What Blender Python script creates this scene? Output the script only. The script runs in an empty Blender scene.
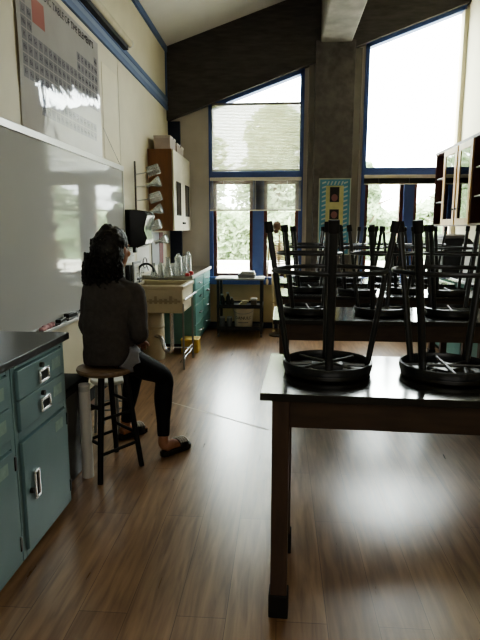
import bpy, bmesh, math, random
from math import sin, cos, tan, pi, radians, atan, hypot
from mathutils import Vector, Matrix, noise
random.seed(7)
C = bpy.context.scene.collection
D = bpy.data

# ------------------------------------------------------------------ helpers
def lin(h):
    h = h.lstrip('#')
    v = [int(h[i:i+2], 16)/255 for i in (0, 2, 4)]
    return tuple((c/12.92 if c <= .04045 else ((c+.055)/1.055)**2.4) for c in v) + (1,)

def mat(name, col, rough=.5, metal=0, var=.12, scale=8, bump=0, bscale=60, spec=.5, stretch=(1,1,1), coat=0):
    m = D.materials.new(name); m.use_nodes = True
    nt = m.node_tree; b = nt.nodes['Principled BSDF']
    c = lin(col)
    b.inputs['Roughness'].default_value = rough
    b.inputs['Metallic'].default_value = metal
    b.inputs['Specular IOR Level'].default_value = spec
    b.inputs['Coat Weight'].default_value = coat
    b.inputs['Coat Roughness'].default_value = .08
    tc = nt.nodes.new('ShaderNodeTexCoord'); mp = nt.nodes.new('ShaderNodeMapping')
    mp.inputs['Scale'].default_value = stretch
    nt.links.new(tc.outputs['Object'], mp.inputs['Vector'])
    n = nt.nodes.new('ShaderNodeTexNoise'); n.inputs['Scale'].default_value = scale; n.inputs['Detail'].default_value = 5
    nt.links.new(mp.outputs[0], n.inputs['Vector'])
    r = nt.nodes.new('ShaderNodeValToRGB')
    r.color_ramp.elements[0].position = .3; r.color_ramp.elements[1].position = .7
    r.color_ramp.elements[0].color = tuple(x*(1-var) for x in c[:3])+(1,)
    r.color_ramp.elements[1].color = tuple(min(1, x*(1+var)) for x in c[:3])+(1,)
    nt.links.new(n.outputs['Fac'], r.inputs['Fac']); nt.links.new(r.outputs['Color'], b.inputs['Base Color'])
    if bump:
        n2 = nt.nodes.new('ShaderNodeTexNoise'); n2.inputs['Scale'].default_value = bscale; n2.inputs['Detail'].default_value = 3
        nt.links.new(mp.outputs[0], n2.inputs['Vector'])
        bp = nt.nodes.new('ShaderNodeBump'); bp.inputs['Strength'].default_value = bump; bp.inputs['Distance'].default_value = .01
        nt.links.new(n2.outputs['Fac'], bp.inputs['Height']); nt.links.new(bp.outputs[0], b.inputs['Normal'])
    return m

def glassmat(name, tint='#ffffff', base=.04, edge=.8, haze=0.0, hazecol='#ffffff', rough=.02):
    m = D.materials.new(name); m.use_nodes = True
    nt = m.node_tree; nt.nodes.clear()
    out = nt.nodes.new('ShaderNodeOutputMaterial')
    t = nt.nodes.new('ShaderNodeBsdfTransparent'); t.inputs[0].default_value = lin(tint)
    g = nt.nodes.new('ShaderNodeBsdfGlossy'); g.inputs['Roughness'].default_value = rough
    lw = nt.nodes.new('ShaderNodeLayerWeight'); lw.inputs[0].default_value = .5
    mr = nt.nodes.new('ShaderNodeMapRange'); mr.inputs[3].default_value = base; mr.inputs[4].default_value = edge
    pw = nt.nodes.new('ShaderNodeMath'); pw.operation = 'POWER'; pw.inputs[1].default_value = 3
    nt.links.new(lw.outputs['Facing'], pw.inputs[0]); nt.links.new(pw.outputs[0], mr.inputs[0])
    mx = nt.nodes.new('ShaderNodeMixShader')
    nt.links.new(mr.outputs[0], mx.inputs[0]); nt.links.new(t.outputs[0], mx.inputs[1]); nt.links.new(g.outputs[0], mx.inputs[2])
    last = mx
    if haze:
        d = nt.nodes.new('ShaderNodeBsdfTranslucent'); d.inputs[0].default_value = lin(hazecol)
        d2 = nt.nodes.new('ShaderNodeBsdfDiffuse'); d2.inputs[0].default_value = lin(hazecol)
        md = nt.nodes.new('ShaderNodeMixShader'); md.inputs[0].default_value = .5
        nt.links.new(d.outputs[0], md.inputs[1]); nt.links.new(d2.outputs[0], md.inputs[2])
        m2 = nt.nodes.new('ShaderNodeMixShader'); m2.inputs[0].default_value = haze
        nt.links.new(mx.outputs[0], m2.inputs[1]); nt.links.new(md.outputs[0], m2.inputs[2]); last = m2
    nt.links.new(last.outputs[0], out.inputs[0])
    return m

class MB:
    def __init__(s): s.bm = bmesh.new(); s.M = Matrix()
    def _v(s, p): return s.bm.verts.new(s.M @ Vector(p))
    def _f(s, vs, mi=0):
        try:
            f = s.bm.faces.new(vs); f.material_index = mi; return f
        except ValueError: pass
    def bx(s, x0, x1, y0, y1, z0, z1, mi=0):
        v = [s._v((x, y, z)) for z in (z0, z1) for y in (y0, y1) for x in (x0, x1)]
        for q in ((0,2,3,1),(4,5,7,6),(0,1,5,4),(2,6,7,3),(0,4,6,2),(1,3,7,5)): s._f([v[i] for i in q], mi)
        return s
    def box(s, c, d, mi=0):
        return s.bx(c[0]-d[0]/2, c[0]+d[0]/2, c[1]-d[1]/2, c[1]+d[1]/2, c[2]-d[2]/2, c[2]+d[2]/2, mi)
    def quad(s, *ps, mi=0): s._f([s._v(p) for p in ps], mi); return s
    def tube(s, pts, r, n=10, caps=True, mi=0, up=None, squash=1.0):
        pts = [Vector(p) for p in pts]
        rs = r if isinstance(r, (list, tuple)) else [r]*len(pts)
        rings = []; prev = None
        for i, p in enumerate(pts):
            a = pts[min(i+1, len(pts)-1)] - pts[max(i-1, 0)]
            a.normalize()
            if prev is None:
                ref = Vector(up) if up else (Vector((0,0,1)) if abs(a.z) < .9 else Vector((1,0,0)))
                u = (ref - a*ref.dot(a)).normalized()
            else:
                u = (prev - a*prev.dot(a))
                u = u.normalized() if u.length > 1e-6 else prev
            prev = u; w = a.cross(u)
            ra, rb = (rs[i] if isinstance(rs[i], (list, tuple)) else (rs[i], rs[i]*squash))
            rings.append([s._v(p + u*(ra*cos(2*pi*k/n)) + w*(rb*sin(2*pi*k/n))) for k in range(n)])
        for A, B in zip(rings, rings[1:]):
            for k in range(n): s._f([A[k], A[(k+1) % n], B[(k+1) % n], B[k]], mi)
        if caps:
            s._f(list(reversed(rings[0])), mi); s._f(rings[-1], mi)
        return s
    def lathe(s, prof, n=24, c=(0,0,0), mi=0, closed=False):
        c = Vector(c); rings = []
        for r, z in prof:
            if r < 1e-6: rings.append([s._v(c+Vector((0,0,z)))])
            else: rings.append([s._v(c+Vector((r*cos(2*pi*k/n), r*sin(2*pi*k/n), z))) for k in range(n)])
        if closed: rings.append(rings[0])
        for A, B in zip(rings, rings[1:]):
            for k in range(n):
                k2 = (k+1) % n
                if len(A) == 1 and len(B) == 1: continue
                if len(A) == 1: s._f([A[0], B[k2], B[k]], mi)
                elif len(B) == 1: s._f([A[k], A[k2], B[0]], mi)
                else: s._f([A[k], A[k2], B[k2], B[k]], mi)
        return s
    def torus(s, R, r, c=(0,0,0), n=32, m=8, mi=0):
        return s.lathe([(R+r*cos(2*pi*j/m), r*sin(2*pi*j/m)) for j in range(m)], n, c, mi, True)
    def prism(s, poly, axis, a0, a1, mi=0):
        # poly in the two other axes, extruded along axis 0/1/2
        def P(q, a):
            l = list(q); l.insert(axis, a); return l
        A = [s._v(P(q, a0)) for q in poly]; B = [s._v(P(q, a1)) for q in poly]
        n = len(poly)
        s._f(list(reversed(A)), mi); s._f(B, mi)
        for k in range(n): s._f([A[k], A[(k+1) % n], B[(k+1) % n], B[k]], mi)
        return s
    def sphere(s, c, r, n=16, m=10, mi=0):
        rr = r if isinstance(r, (list, tuple)) else (r, r, r)
        S = Matrix.Translation(c) @ Matrix.Diagonal((*rr, 1))
        old = s.M; s.M = old @ S
        s.lathe([(sin(pi*j/m) if 0 < j < m else 0, -cos(pi*j/m)) for j in range(m+1)], n, (0,0,0), mi)
        s.M = old; return s
    def mesh(s, me, T=Matrix(), mi=0):
        vs = [s._v(T @ v.co) for v in me.vertices]
        for p in me.polygons: s._f([vs[i] for i in p.vertices], mi)
        return s
    def build(s, name, m, parent=None, bevel=0, smooth=True, angle=40, label=None):
        bmesh.ops.recalc_face_normals(s.bm, faces=s.bm.faces[:])
        me = D.meshes.new(name); s.bm.to_mesh(me); s.bm.free()
        for x in (m if isinstance(m, (list, tuple)) else [m]): me.materials.append(x)
        if smooth:
            for p in me.polygons: p.use_smooth = True
            me.set_sharp_from_angle(angle=radians(angle))
        o = D.objects.new(name, me); C.objects.link(o)
        if parent: o.parent = parent
        if bevel:
            b = o.modifiers.new('bevel', 'BEVEL'); b.width = bevel; b.segments = 2; b.limit_method = 'ANGLE'; b.angle_limit = radians(50)
        if label: o['label'] = label
        return o

def tag(o, label, cat, group=None, kind=None):
    o['label'] = label; o['category'] = cat
    if group: o['group'] = group
    if kind: o['kind'] = kind
    return o
def thing(name, label, cat, loc=(0,0,0), rz=0, group=None):
    o = D.objects.new(name, None); C.objects.link(o); o.empty_display_size = .1
    o.location = loc; o.rotation_euler = (0, 0, rz)
    return tag(o, label, cat, group)
def struct(o): o['kind'] = 'structure'; return o
def kids(o): return [x for x in D.objects if x.parent == o]
def copy_tree(o, parent=None):
    c = o.copy(); C.objects.link(c)
    if parent: c.parent = parent
    for ch in kids(o): copy_tree(ch, c)
    return c
def bake(o, voxel, smooth=6, fac=.5, extra=None):
    r = o.modifiers.new('r', 'REMESH'); r.mode = 'VOXEL'; r.voxel_size = voxel
    s = o.modifiers.new('s', 'SMOOTH'); s.iterations = smooth; s.factor = fac
    bpy.context.view_layer.update()
    dg = bpy.context.evaluated_depsgraph_get()
    me = D.meshes.new_from_object(o.evaluated_get(dg), depsgraph=dg)
    o.modifiers.clear(); old = o.data; nm = old.name; o.data = me; D.meshes.remove(old); me.name = nm
    if extra:
        for v in me.vertices: extra(v)
    for p in me.polygons: p.use_smooth = True
    return o
def textmesh(t, size, align='CENTER'):
    cu = D.curves.new('t', 'FONT'); cu.body = t; cu.size = size; cu.align_x = align; cu.align_y = 'CENTER'
    cu.resolution_u = 2
    o = D.objects.new('t', cu); C.objects.link(o); bpy.context.view_layer.update()
    dg = bpy.context.evaluated_depsgraph_get()
    me = D.meshes.new_from_object(o.evaluated_get(dg), depsgraph=dg)
    D.objects.remove(o); return me
def crom(P, k=6):
    P = [Vector(p) for p in P]; out = []
    for i in range(len(P)-1):
        a, b, c, d = P[max(i-1,0)], P[i], P[i+1], P[min(i+2,len(P)-1)]
        for j in range(k):
            t = j/k
            out.append(.5*((2*b)+(c-a)*t+(2*a-5*b+4*c-d)*t*t+(3*b-a-3*c+d)*t**3))
    out.append(P[-1]); return out
def lerp_list(R, k=6):
    out = []; R = [q if isinstance(q, tuple) else (q, q) for q in R]
    for a, b in zip(R, R[1:]):
        for j in range(k):
            t = j/k; t = t*t*(3-2*t)
            out.append(tuple(x+(y-x)*t for x, y in zip(a, b)) if isinstance(a, tuple) else a+(b-a)*t)
    out.append(R[-1]); return out

# ------------------------------------------------------------------ camera
F = 532; VX, VY = 281, 230; H = 1.45
pit = atan((320-VY)/F); yaw = atan((VX-240)/hypot(F, VY-320))
fw = Vector((-sin(yaw)*cos(pit), cos(yaw)*cos(pit), -sin(pit)))
rt = Vector((cos(yaw), sin(yaw), 0)); upv = rt.cross(fw)
def on(x, y, ax, v):
    d = fw + rt*((x-240)/F) + upv*((320-y)/F); o = Vector((0,0,H))
    return o + d*((v-o[ax])/d[ax])
cam = D.cameras.new('camera'); cam.sensor_fit = 'HORIZONTAL'; cam.sensor_width = 36; cam.lens = F/480*36
cam.clip_start = .05
co = D.objects.new('camera', cam); C.objects.link(co)
co.matrix_world = Matrix(((rt.x, upv.x, -fw.x, 0), (rt.y, upv.y, -fw.y, 0), (rt.z, upv.z, -fw.z, H), (0,0,0,1)))
bpy.context.scene.camera = co

# ------------------------------------------------------------------ materials
M = {}
M['cream'] = mat('cream_wall', '#ccc4ab', .6, var=.05, scale=3, bump=.05)
M['ceiling'] = mat('ceiling_paint', '#dad7d0', .8, var=.04, scale=3)
M['taupe'] = mat('taupe_wall', '#cdc6bb', .8, var=.06, scale=3)
M['beige'] = mat('beige_wall', '#c9b48c', .8, var=.08, scale=4)
M['rightwall'] = mat('pale_wall', '#d9d2b4', .7, var=.04, scale=3)
M['darkwood'] = mat('dark_header', '#464240', .85, var=.25, scale=5, bump=.1, stretch=(1,4,6))
M['concrete'] = mat('concrete', '#7c7871', .9, var=.25, scale=5, bump=.2)
M['rough_column'] = mat('rough_column', '#625d5a', .9, var=.3, scale=9, bump=.4, bscale=30)
M['grey_trim'] = mat('grey_trim', '#7b766e', .7, var=.08)
M['blue'] = mat('blue_paint', '#435a94', .45, var=.08)
M['blue_strip'] = mat('blue_strip_paint', '#4a5f86', .5, var=.06)
M['blue_light'] = mat('blue_strip_mid', '#6f7f9c', .5, var=.05)
M['navy'] = mat('navy_paint', '#1c2740', .5, var=.1)
M['redwood'] = mat('red_brown_sash', '#5a2a1c', .5, var=.2, stretch=(1,1,.2))
M['whiteboard'] = mat('whiteboard', '#b5b5b2', .04, var=.02, scale=2, spec=.5)
M['alu'] = mat('aluminium', '#c9c9c4', .35, metal=.3, var=.04)
M['chrome'] = mat('chrome', '#d8d8d8', .25, metal=.85, var=.03)
M['steel'] = mat('steel', '#8f9290', .35, metal=.8, var=.06)
M['black'] = mat('black_plastic', '#15140f', .4, var=.1)
M['blackmat'] = mat('matt_black', '#121212', .7, var=.15)
M['blackmetal'] = mat('black_metal', '#25282a', .30, var=.12, spec=.5)
M['epoxy'] = mat('black_epoxy', '#1a1918', .16, var=.15, scale=20, spec=.9)
M['epoxy'].node_tree.nodes['Principled BSDF'].inputs['Coat Weight'].default_value = 1; M['epoxy'].node_tree.nodes['Principled BSDF'].inputs['Coat IOR'].default_value = 2.8; M['epoxy'].node_tree.nodes['Principled BSDF'].inputs['Coat Roughness'].default_value = .16
M['epoxy2'] = mat('black_counter', '#211f1d', .33, var=.2, scale=20, spec=.5)
M['teal'] = mat('teal_enamel', '#6f8c90', .4, var=.07, scale=4)
M['teal_far'] = mat('teal_enamel_far', '#629089', .4, var=.07, scale=4)
M['teal_dark'] = mat('teal_shadow', '#2d4744', .5, var=.1)
M['paper'] = mat('white_paper', '#d8d6d0', .7, var=.04)
M['label'] = mat('faded_label', '#8fa8a2', .6, var=.12, scale=40)
M['tablewood'] = mat('brown_table_wood', '#3d2f24', .45, var=.3, scale=6, stretch=(1,6,6))
M['legwood'] = mat('brown_leg_wood', '#44342a', .45, var=.3, scale=6, stretch=(6,6,.8))
M['cabwood'] = mat('brown_cabinet_wood', '#7d5230', .5, var=.15, scale=5, stretch=(4,4,.6))
M['creamdoor'] = mat('cream_door', '#d6d0bd', .35, var=.03)
M['darkcab'] = mat('dark_red_cabinet', '#48211a', .45, var=.2, stretch=(4,4,.6))
M['lightwood'] = mat('light_wood', '#c09a68', .4, var=.15, stretch=(4,4,.6))
M['seatwood'] = mat('worn_seat_wood', '#8a745c', .45, var=.25, stretch=(1,6,1))
M['sink'] = mat('cream_sink', '#bdb295', .45, var=.06)
M['yellow'] = mat('yellow_plastic', '#c9a850', .5, var=.1)
M['bucket'] = mat('pale_bucket', '#d8cdb8', .5, var=.08)
M['grey'] = mat('grey_plastic', '#77787a', .5, var=.1)
M['lightgrey'] = mat('light_grey', '#b9bab6', .5, var=.06)
M['pink'] = mat('pink_soft', '#c99a9c', .8, var=.15, scale=30)
M['red'] = mat('red_plastic', '#b8242c', .4, var=.1)
M['redbrown'] = mat('dull_red', '#6a3030', .6, var=.2)
M['skin'] = mat('skin', '#a4765c', .5, var=.08, scale=20)
M['sweater'] = mat('charcoal_knit', '#514d4a', .9, var=.12, scale=40, bump=.25, bscale=180, spec=.2)
M['leggings'] = mat('black_leggings', '#121316', .75, var=.15, scale=30, spec=.3)
M['hair'] = mat('dark_curly_hair', '#120e0c', .45, var=.3, scale=60, bump=.5, bscale=120)
M['shirt'] = mat('pale_shirt', '#85868a', .9, var=.08, scale=30)
M['eye'] = mat('eye_white', '#d8d4cc', .3, var=.02)
M['lips'] = mat('lips', '#8a4f48', .5)
M['bone'] = mat('bone_plastic', '#e0d2b0', .6, var=.12)
M['bone_backlit'] = mat('backlit_skull', '#6f5646', .6, var=.2)  # bone browned: the shade of a backlit skull put into its colour
M['foliage'] = None
M['bark'] = mat('bark', '#6a5242', .9, var=.3, bump=.4)
M['plaza'] = mat('pale_paving', '#cfcabf', .9, var=.06, scale=1)
M['stone'] = mat('pale_stone', '#d6d2c8', .9, var=.08)
M['blind'] = None
M['glass'] = glassmat('window_glass', '#f4f8f6', .03, .7)
M['lab_glass'] = glassmat('lab_glass', '#eef0ee', .12, .95, haze=.16, hazecol='#e6e6e2')
M['dark_glass'] = mat('dark_door_glass', '#20262a', .08, var=.2)
M['smoke'] = mat('smoked_plastic', '#101112', .2, var=.1)
M['clear_grey'] = mat('pale_grey_plastic', '#9a9e9c', .25, var=.06)

def laminate(name, col, var=.03, rough=.06):
    m = mat(name, col, rough, var=var, scale=6, bump=.0, spec=.6)
    nt = m.node_tree; b = nt.nodes['Principled BSDF']
    n = nt.nodes.new('ShaderNodeTexNoise'); n.inputs['Scale'].default_value = 9; n.inputs['Detail'].default_value = 2
    tc = nt.nodes.new('ShaderNodeTexCoord'); nt.links.new(tc.outputs['Object'], n.inputs['Vector'])
    bp = nt.nodes.new('ShaderNodeBump'); bp.inputs['Strength'].default_value = .25; bp.inputs['Distance'].default_value = .01
    nt.links.new(n.outputs['Fac'], bp.inputs['Height']); nt.links.new(bp.outputs[0], b.inputs['Normal'])
    return m
M['lam_paper'] = laminate('laminated_poster', '#b8b5b3')
M['lam_cell'] = laminate('laminated_cells', '#96959b')
M['lam_ink'] = laminate('laminated_ink', '#4d4b55')
M['lam_red'] = laminate('laminated_red', '#b5807a')

def floor_mat():
    m = D.materials.new('wood_laminate_floor'); m.use_nodes = True
    nt = m.node_tree; b = nt.nodes['Principled BSDF']; L = nt.links.new
    tc = nt.nodes.new('ShaderNodeTexCoord'); mp = nt.nodes.new('ShaderNodeMapping')
    mp.inputs['Rotation'].default_value = (0, 0, radians(90)); L(tc.outputs['Object'], mp.inputs['Vector'])
    br = nt.nodes.new('ShaderNodeTexBrick'); L(mp.outputs[0], br.inputs['Vector'])
    br.inputs['Scale'].default_value = 1; br.inputs['Brick Width'].default_value = 1.25; br.inputs['Row Height'].default_value = .19
    br.inputs['Mortar Size'].default_value = .0012; br.inputs['Mortar Smooth'].default_value = 0; br.offset = .43
    br.inputs['Color1'].default_value = lin('#ac8a6a'); br.inputs['Color2'].default_value = lin('#9b7a5e'); br.inputs['Mortar'].default_value = lin('#664d39')
    mp2 = nt.nodes.new('ShaderNodeMapping'); mp2.inputs['Scale'].default_value = (14, 1.3, 1); L(tc.outputs['Object'], mp2.inputs['Vector'])
    n = nt.nodes.new('ShaderNodeTexNoise'); n.inputs['Scale'].default_value = 2.2; n.inputs['Detail'].default_value = 7; n.inputs['Distortion'].default_value = .4
    L(mp2.outputs[0], n.inputs['Vector'])
    rp = nt.nodes.new('ShaderNodeValToRGB'); rp.color_ramp.elements[0].position = .34; rp.color_ramp.elements[1].position = .68
    rp.color_ramp.elements[0].color = (.50, .44, .40, 1); rp.color_ramp.elements[1].color = (1.12, 1.1, 1.05, 1)
    L(n.outputs['Fac'], rp.inputs['Fac'])
    mx = nt.nodes.new('ShaderNodeMix'); mx.data_type = 'RGBA'; mx.blend_type = 'MULTIPLY'; mx.inputs[0].default_value = .85
    L(br.outputs['Color'], mx.inputs[6]); L(rp.outputs['Color'], mx.inputs[7]); L(mx.outputs[2], b.inputs['Base Color'])
    rr = nt.nodes.new('ShaderNodeMapRange'); rr.inputs[3].default_value = .24; rr.inputs[4].default_value = .36
    L(n.outputs['Fac'], rr.inputs[0]); L(rr.outputs[0], b.inputs['Roughness'])
    bp = nt.nodes.new('ShaderNodeBump'); bp.inputs['Strength'].default_value = .08; bp.inputs['Distance'].default_value = .004
    L(n.outputs['Fac'], bp.inputs['Height']); L(bp.outputs[0], b.inputs['Normal'])
    b.inputs['Specular IOR Level'].default_value = .9; b.inputs['Coat Weight'].default_value = .55; b.inputs['Coat IOR'].default_value = 2.1; b.inputs['Coat Roughness'].default_value = .25
    return m
M['floor'] = floor_mat()

def blind_mat(name, col, tr, line):
    m = D.materials.new(name); m.use_nodes = True
    nt = m.node_tree; nt.nodes.clear(); L = nt.links.new
    out = nt.nodes.new('ShaderNodeOutputMaterial')
    d = nt.nodes.new('ShaderNodeBsdfDiffuse'); d.inputs[0].default_value = lin(col)
    t = nt.nodes.new('ShaderNodeBsdfTranslucent'); t.inputs[0].default_value = lin(col)
    p = nt.nodes.new('ShaderNodeBsdfTransparent')
    a = nt.nodes.new('ShaderNodeMixShader'); a.inputs[0].default_value = .6; L(d.outputs[0], a.inputs[1]); L(t.outputs[0], a.inputs[2])
    tc = nt.nodes.new('ShaderNodeTexCoord'); w = nt.nodes.new('ShaderNodeTexWave'); w.bands_direction = 'Z'; w.inputs['Scale'].default_value = line
    L(tc.outputs['Object'], w.inputs['Vector'])
    mr = nt.nodes.new('ShaderNodeMapRange'); mr.inputs[3].default_value = tr*.6; mr.inputs[4].default_value = min(1, tr*1.3); L(w.outputs['Fac'], mr.inputs[0])
    b = nt.nodes.new('ShaderNodeMixShader'); L(mr.outputs[0], b.inputs[0]); L(a.outputs[0], b.inputs[1]); L(p.outputs[0], b.inputs[2])
    L(b.outputs[0], out.inputs[0]); return m
M['shade'] = blind_mat('woven_shade', '#85836a', .32, 16)
M['slats'] = blind_mat('blind_slats', '#807d75', .05, 1)

def leaf_mat(name, c1, c2):
    m = D.materials.new(name); m.use_nodes = True
    nt = m.node_tree; nt.nodes.clear(); L = nt.links.new
    out = nt.nodes.new('ShaderNodeOutputMaterial')
    tc = nt.nodes.new('ShaderNodeTexCoord'); n = nt.nodes.new('ShaderNodeTexNoise'); n.inputs['Scale'].default_value = 2.5; n.inputs['Detail'].default_value = 4
    L(tc.outputs['Object'], n.inputs['Vector'])
    r = nt.nodes.new('ShaderNodeValToRGB'); r.color_ramp.elements[0].position = .35; r.color_ramp.elements[1].position = .65
    r.color_ramp.elements[0].color = lin(c1); r.color_ramp.elements[1].color = lin(c2); L(n.outputs['Fac'], r.inputs[0])
    d = nt.nodes.new('ShaderNodeBsdfDiffuse'); t = nt.nodes.new('ShaderNodeBsdfTranslucent')
    L(r.outputs[0], d.inputs[0]); L(r.outputs[0], t.inputs[0])
    a = nt.nodes.new('ShaderNodeMixShader'); a.inputs[0].default_value = .45; L(d.outputs[0], a.inputs[1]); L(t.outputs[0], a.inputs[2])
    L(a.outputs[0], out.inputs[0]); return m
M['leaf_a'] = leaf_mat('pale_green_leaves', '#9fb08a', '#d3dbc0')
M['leaf_b'] = leaf_mat('conifer_needles', '#879b78', '#b9c7a3')

# poster lettering is made first while the scene is small
SYM = {}
TBL = {}
rows = ["H,1,1 He,1,18", "Li,2,1 Be,2,2 B,2,13 C,2,14 N,2,15 O,2,16 F,2,17 Ne,2,18",
 "Na,3,1 Mg,3,2 Al,3,13 Si,3,14 P,3,15 S,3,16 Cl,3,17 Ar,3,18"]
for r in rows:
    for e in r.split():
        s_, a_, b_ = e.split(','); TBL[s_] = (int(a_), int(b_))
for i, s_ in enumerate("K Ca Sc Ti V Cr Mn Fe Co Ni Cu Zn Ga Ge As Se Br Kr".split()): TBL[s_] = (4, i+1)
for i, s_ in enumerate("Rb Sr Y Zr Nb Mo Tc Ru Rh Pd Ag Cd In Sn Sb Te I Xe".split()): TBL[s_] = (5, i+1)
for i, s_ in enumerate("Cs Ba La Hf Ta W Re Os Ir Pt Au Hg Tl Pb Bi Po At Rn".split()): TBL[s_] = (6, i+1)
for i, s_ in enumerate("Fr Ra Ac Rf Db Sg Bh Hs Mt".split()): TBL[s_] = (7, i+1)
for i, s_ in enumerate("Ce Pr Nd Pm Sm Eu Gd Tb Dy Ho Er Tm Yb Lu".split()): TBL[s_] = (8.5, i+4)
for i, s_ in enumerate("Th Pa U Np Pu Am Cm Bk Cf Es Fm Md No Lr".split()): TBL[s_] = (9.5, i+4)
for k in TBL: SYM[k] = textmesh(k, .042)
TITLE = textmesh("PERIODIC TABLE OF THE ELEMENTS", .073)
BUCKET = textmesh("DANULS", .060)

# ------------------------------------------------------------------ room shell
XL, XR, YF, YB = -1.62, 2.44, 7.85, -1.6
def zc(x): return 3.93 + .33*(x+1.62)          # ceiling
def zw(x): return 3.17 + .35*(x+1.04)          # window heads
m = MB(); m.bx(XL-.15, XR+.15, YB-.15, YF+.18, -.1, 0); struct(m.build('floor', M['floor'], smooth=False))
m = MB(); m.prism([(XL-.15, zc(XL-.15)), (XR+.15, zc(XR+.15)), (XR+.15, zc(XR+.15)+.12), (XL-.15, zc(XL-.15)+.12)], 1, YB-.15, YF+.18)
struct(m.build('ceiling', M['ceiling'], smooth=False))
m = MB(); m.bx(XL-.15, XL, YB, YF+.18, 0, zc(XL)+.05); struct(m.build('wall_left', M['cream'], smooth=False))
m = MB(); m.bx(XR, XR+.15, YB, YF+.18, 0, zc(XR)+.05); struct(m.build('wall_right', M['rightwall'], smooth=False))
m = MB(); m.prism([(XL-.15, 0), (XR+.15, 0), (XR+.15, zc(XR+.15)), (XL-.15, zc(XL-.15))], 1, YB-.15, YB); struct(m.build('wall_back', M['cream'], smooth=False))
# far wall around the two window openings
LX0, LX1, RX0, RX1, WZ = -1.04, .30, 1.12, 2.41, .70
m = MB()
m.bx(XL, LX0, YF, YF+.18, 0, zw(LX0)-.19)
m.prism([(LX1, 0), (RX0, 0), (RX0, zw(RX0)), (LX1, zw(LX1))], 1, YF, YF+.18); m.bx(RX1, XR, YF, YF+.18, 0, zw(RX1))
m.prism([(LX0, zw(LX0)-.19), (XL, zw(XL)), (LX0, zw(LX0))], 1, YF, YF+.18)
m.build('wall_far', M['taupe'], smooth=False)['kind'] = 'structure'
m = MB(); m.bx(LX0, LX1, YF, YF+.18, 0, WZ); m.bx(RX0, RX1, YF, YF+.18, 0, WZ)
struct(m.build('wall_far_lower', M['beige'], smooth=False))
# dark sloping header above the windows
m = MB(); m.prism([(XL, zw(XL)), (XR, zw(XR)), (XR, zc(XR)), (XL, zc(XL))], 1, YF-.12, YF+.18)
struct(m.build('trim_1', M['darkwood'], smooth=False))
# column between the windows and its lighter side strips
m = MB(); m.bx(.44, .97, YF-.14, YF, 0, zw(.5)+.25); struct(m.build('trim_2', M['rough_column'], bevel=.01, smooth=False))
m = MB(); m.bx(.36, .44, YF-.06, YF, 0, zw(.4)+.02); m.bx(.97, 1.07, YF-.06, YF, 0, zw(.97)); struct(m.build('trim_3', M['grey_trim'], smooth=False))
# concrete beam running overhead
m = MB(); m.bx(.50, .92, YB, YF-.12, 3.93, zc(.92)+.05); struct(m.build('trim_4', M['concrete'], bevel=.02, smooth=False))
# blue mouldings on the left wall
m = MB(); m.bx(XL, XL+.025, YB, YF-.02, 3.10, 3.155); m.bx(XL, XL+.025, YB, YF-.02, 3.21, 3.26); struct(m.build('trim_5', M['blue_strip'], smooth=False))
m = MB(); m.bx(XL, XL+.018, YB, YF-.02, 3.155, 3.21); struct(m.build('trim_6', M['blue_light'], smooth=False))
m = MB(); m.bx(XL, XL+.03, YB, YF-.02, 3.86, 3.935); struct(m.build('trim_7', M['blue_strip'], smooth=False))
m = MB(); m.bx(XL, XL+.02, YF-.16, YF-.12, 3.26, 3.86); struct(m.build('trim_8', M['blue_strip'], smooth=False))
m = MB(); m.bx(XL, -1.45, YF-.05, YF, 0, zw(XL)); struct(m.build('trim_9', M['navy'], smooth=False))
m = MB(); m.bx(-1.45, LX1+.1, YF-.015, YF, 0, .09); struct(m.build('baseboard_far', M['navy'], smooth=False))
m = MB(); m.bx(XL, XL+.012, YB, YF-.06, 0, .10); struct(m.build('baseboard_left', M['blackmat'], smooth=False))

# ---- windows
def window(name, x0, x1, mull, railz):
    root = D.objects.new(name, None); C.objects.link(root); root['kind'] = 'structure'
    root.location = (0, YF, 0)
    fr = MB(); w = .055
    y0, y1 = -.05, .10
    fr.bx(x0, x0+w, y0, y1, WZ, zw(x0)); (fr.bx(x1-w, x1, y0, y1, WZ, zw(x1)-.02) if name == 'window_1' else MB().bx(x1-w+.03, x1+.03, y0, y1, WZ, zw(x1)-.02).build('side_jamb', M['rightwall'], root, smooth=False))  # right-hand jamb made pale, window glare put into its colour
    fr.prism([(x0, zw(x0)-w), (x1, zw(x1)-w), (x1, zw(x1)), (x0, zw(x0))], 1, y0, y1)
    fr.bx(x0+w, x1-w, y0, y1, railz[0], railz[1])
    fr.bx(x0+w, x1-w, y0, y1, WZ, WZ+.07)
    fr.bx(mull[0], mull[1], y0, y1, WZ+.07, railz[0])
    fr.build('window_frame', M['blue'], root, smooth=False)
    MB().bx(x0-.03, x1+.02, -.13, -.05, WZ-.035, WZ+.075).build('window_sill', M['blue'], root, bevel=.006, smooth=False)
    for a, b in ((x0+w, mull[0]), (mull[1], x1-w)):
        s = MB(); t = .05; z0, z1 = WZ+.07, railz[0]
        s.bx(a, a+t, .0, .07, z0, z1); s.bx(b-t, b, .0, .07, z0, z1); s.bx(a+t, b-t, .0, .07, z0, z0+t); s.bx(a+t, b-t, .0, .07, z1-t, z1)
        sa = s.build('window_sash', M['redwood'], root, smooth=False)
        MB().bx(a+t, b-t, .03, .034, z0+t, z1-t).build('pane', M['glass'], sa, smooth=False)
    g = MB(); g.prism([(x0+w, railz[1]), (x1-w, railz[1]), (x1-w, zw(x1-w)-w), (x0+w, zw(x0+w)-w)], 1, .03, .034)
    g.build('pane', M['glass'], root, smooth=False)
    return root
window('window_1', LX0, LX1, (-.41, -.25), (2.15, 2.275))
window('window_2', RX0, RX1, (1.715, 1.855), (2.15, 2.31))

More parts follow.
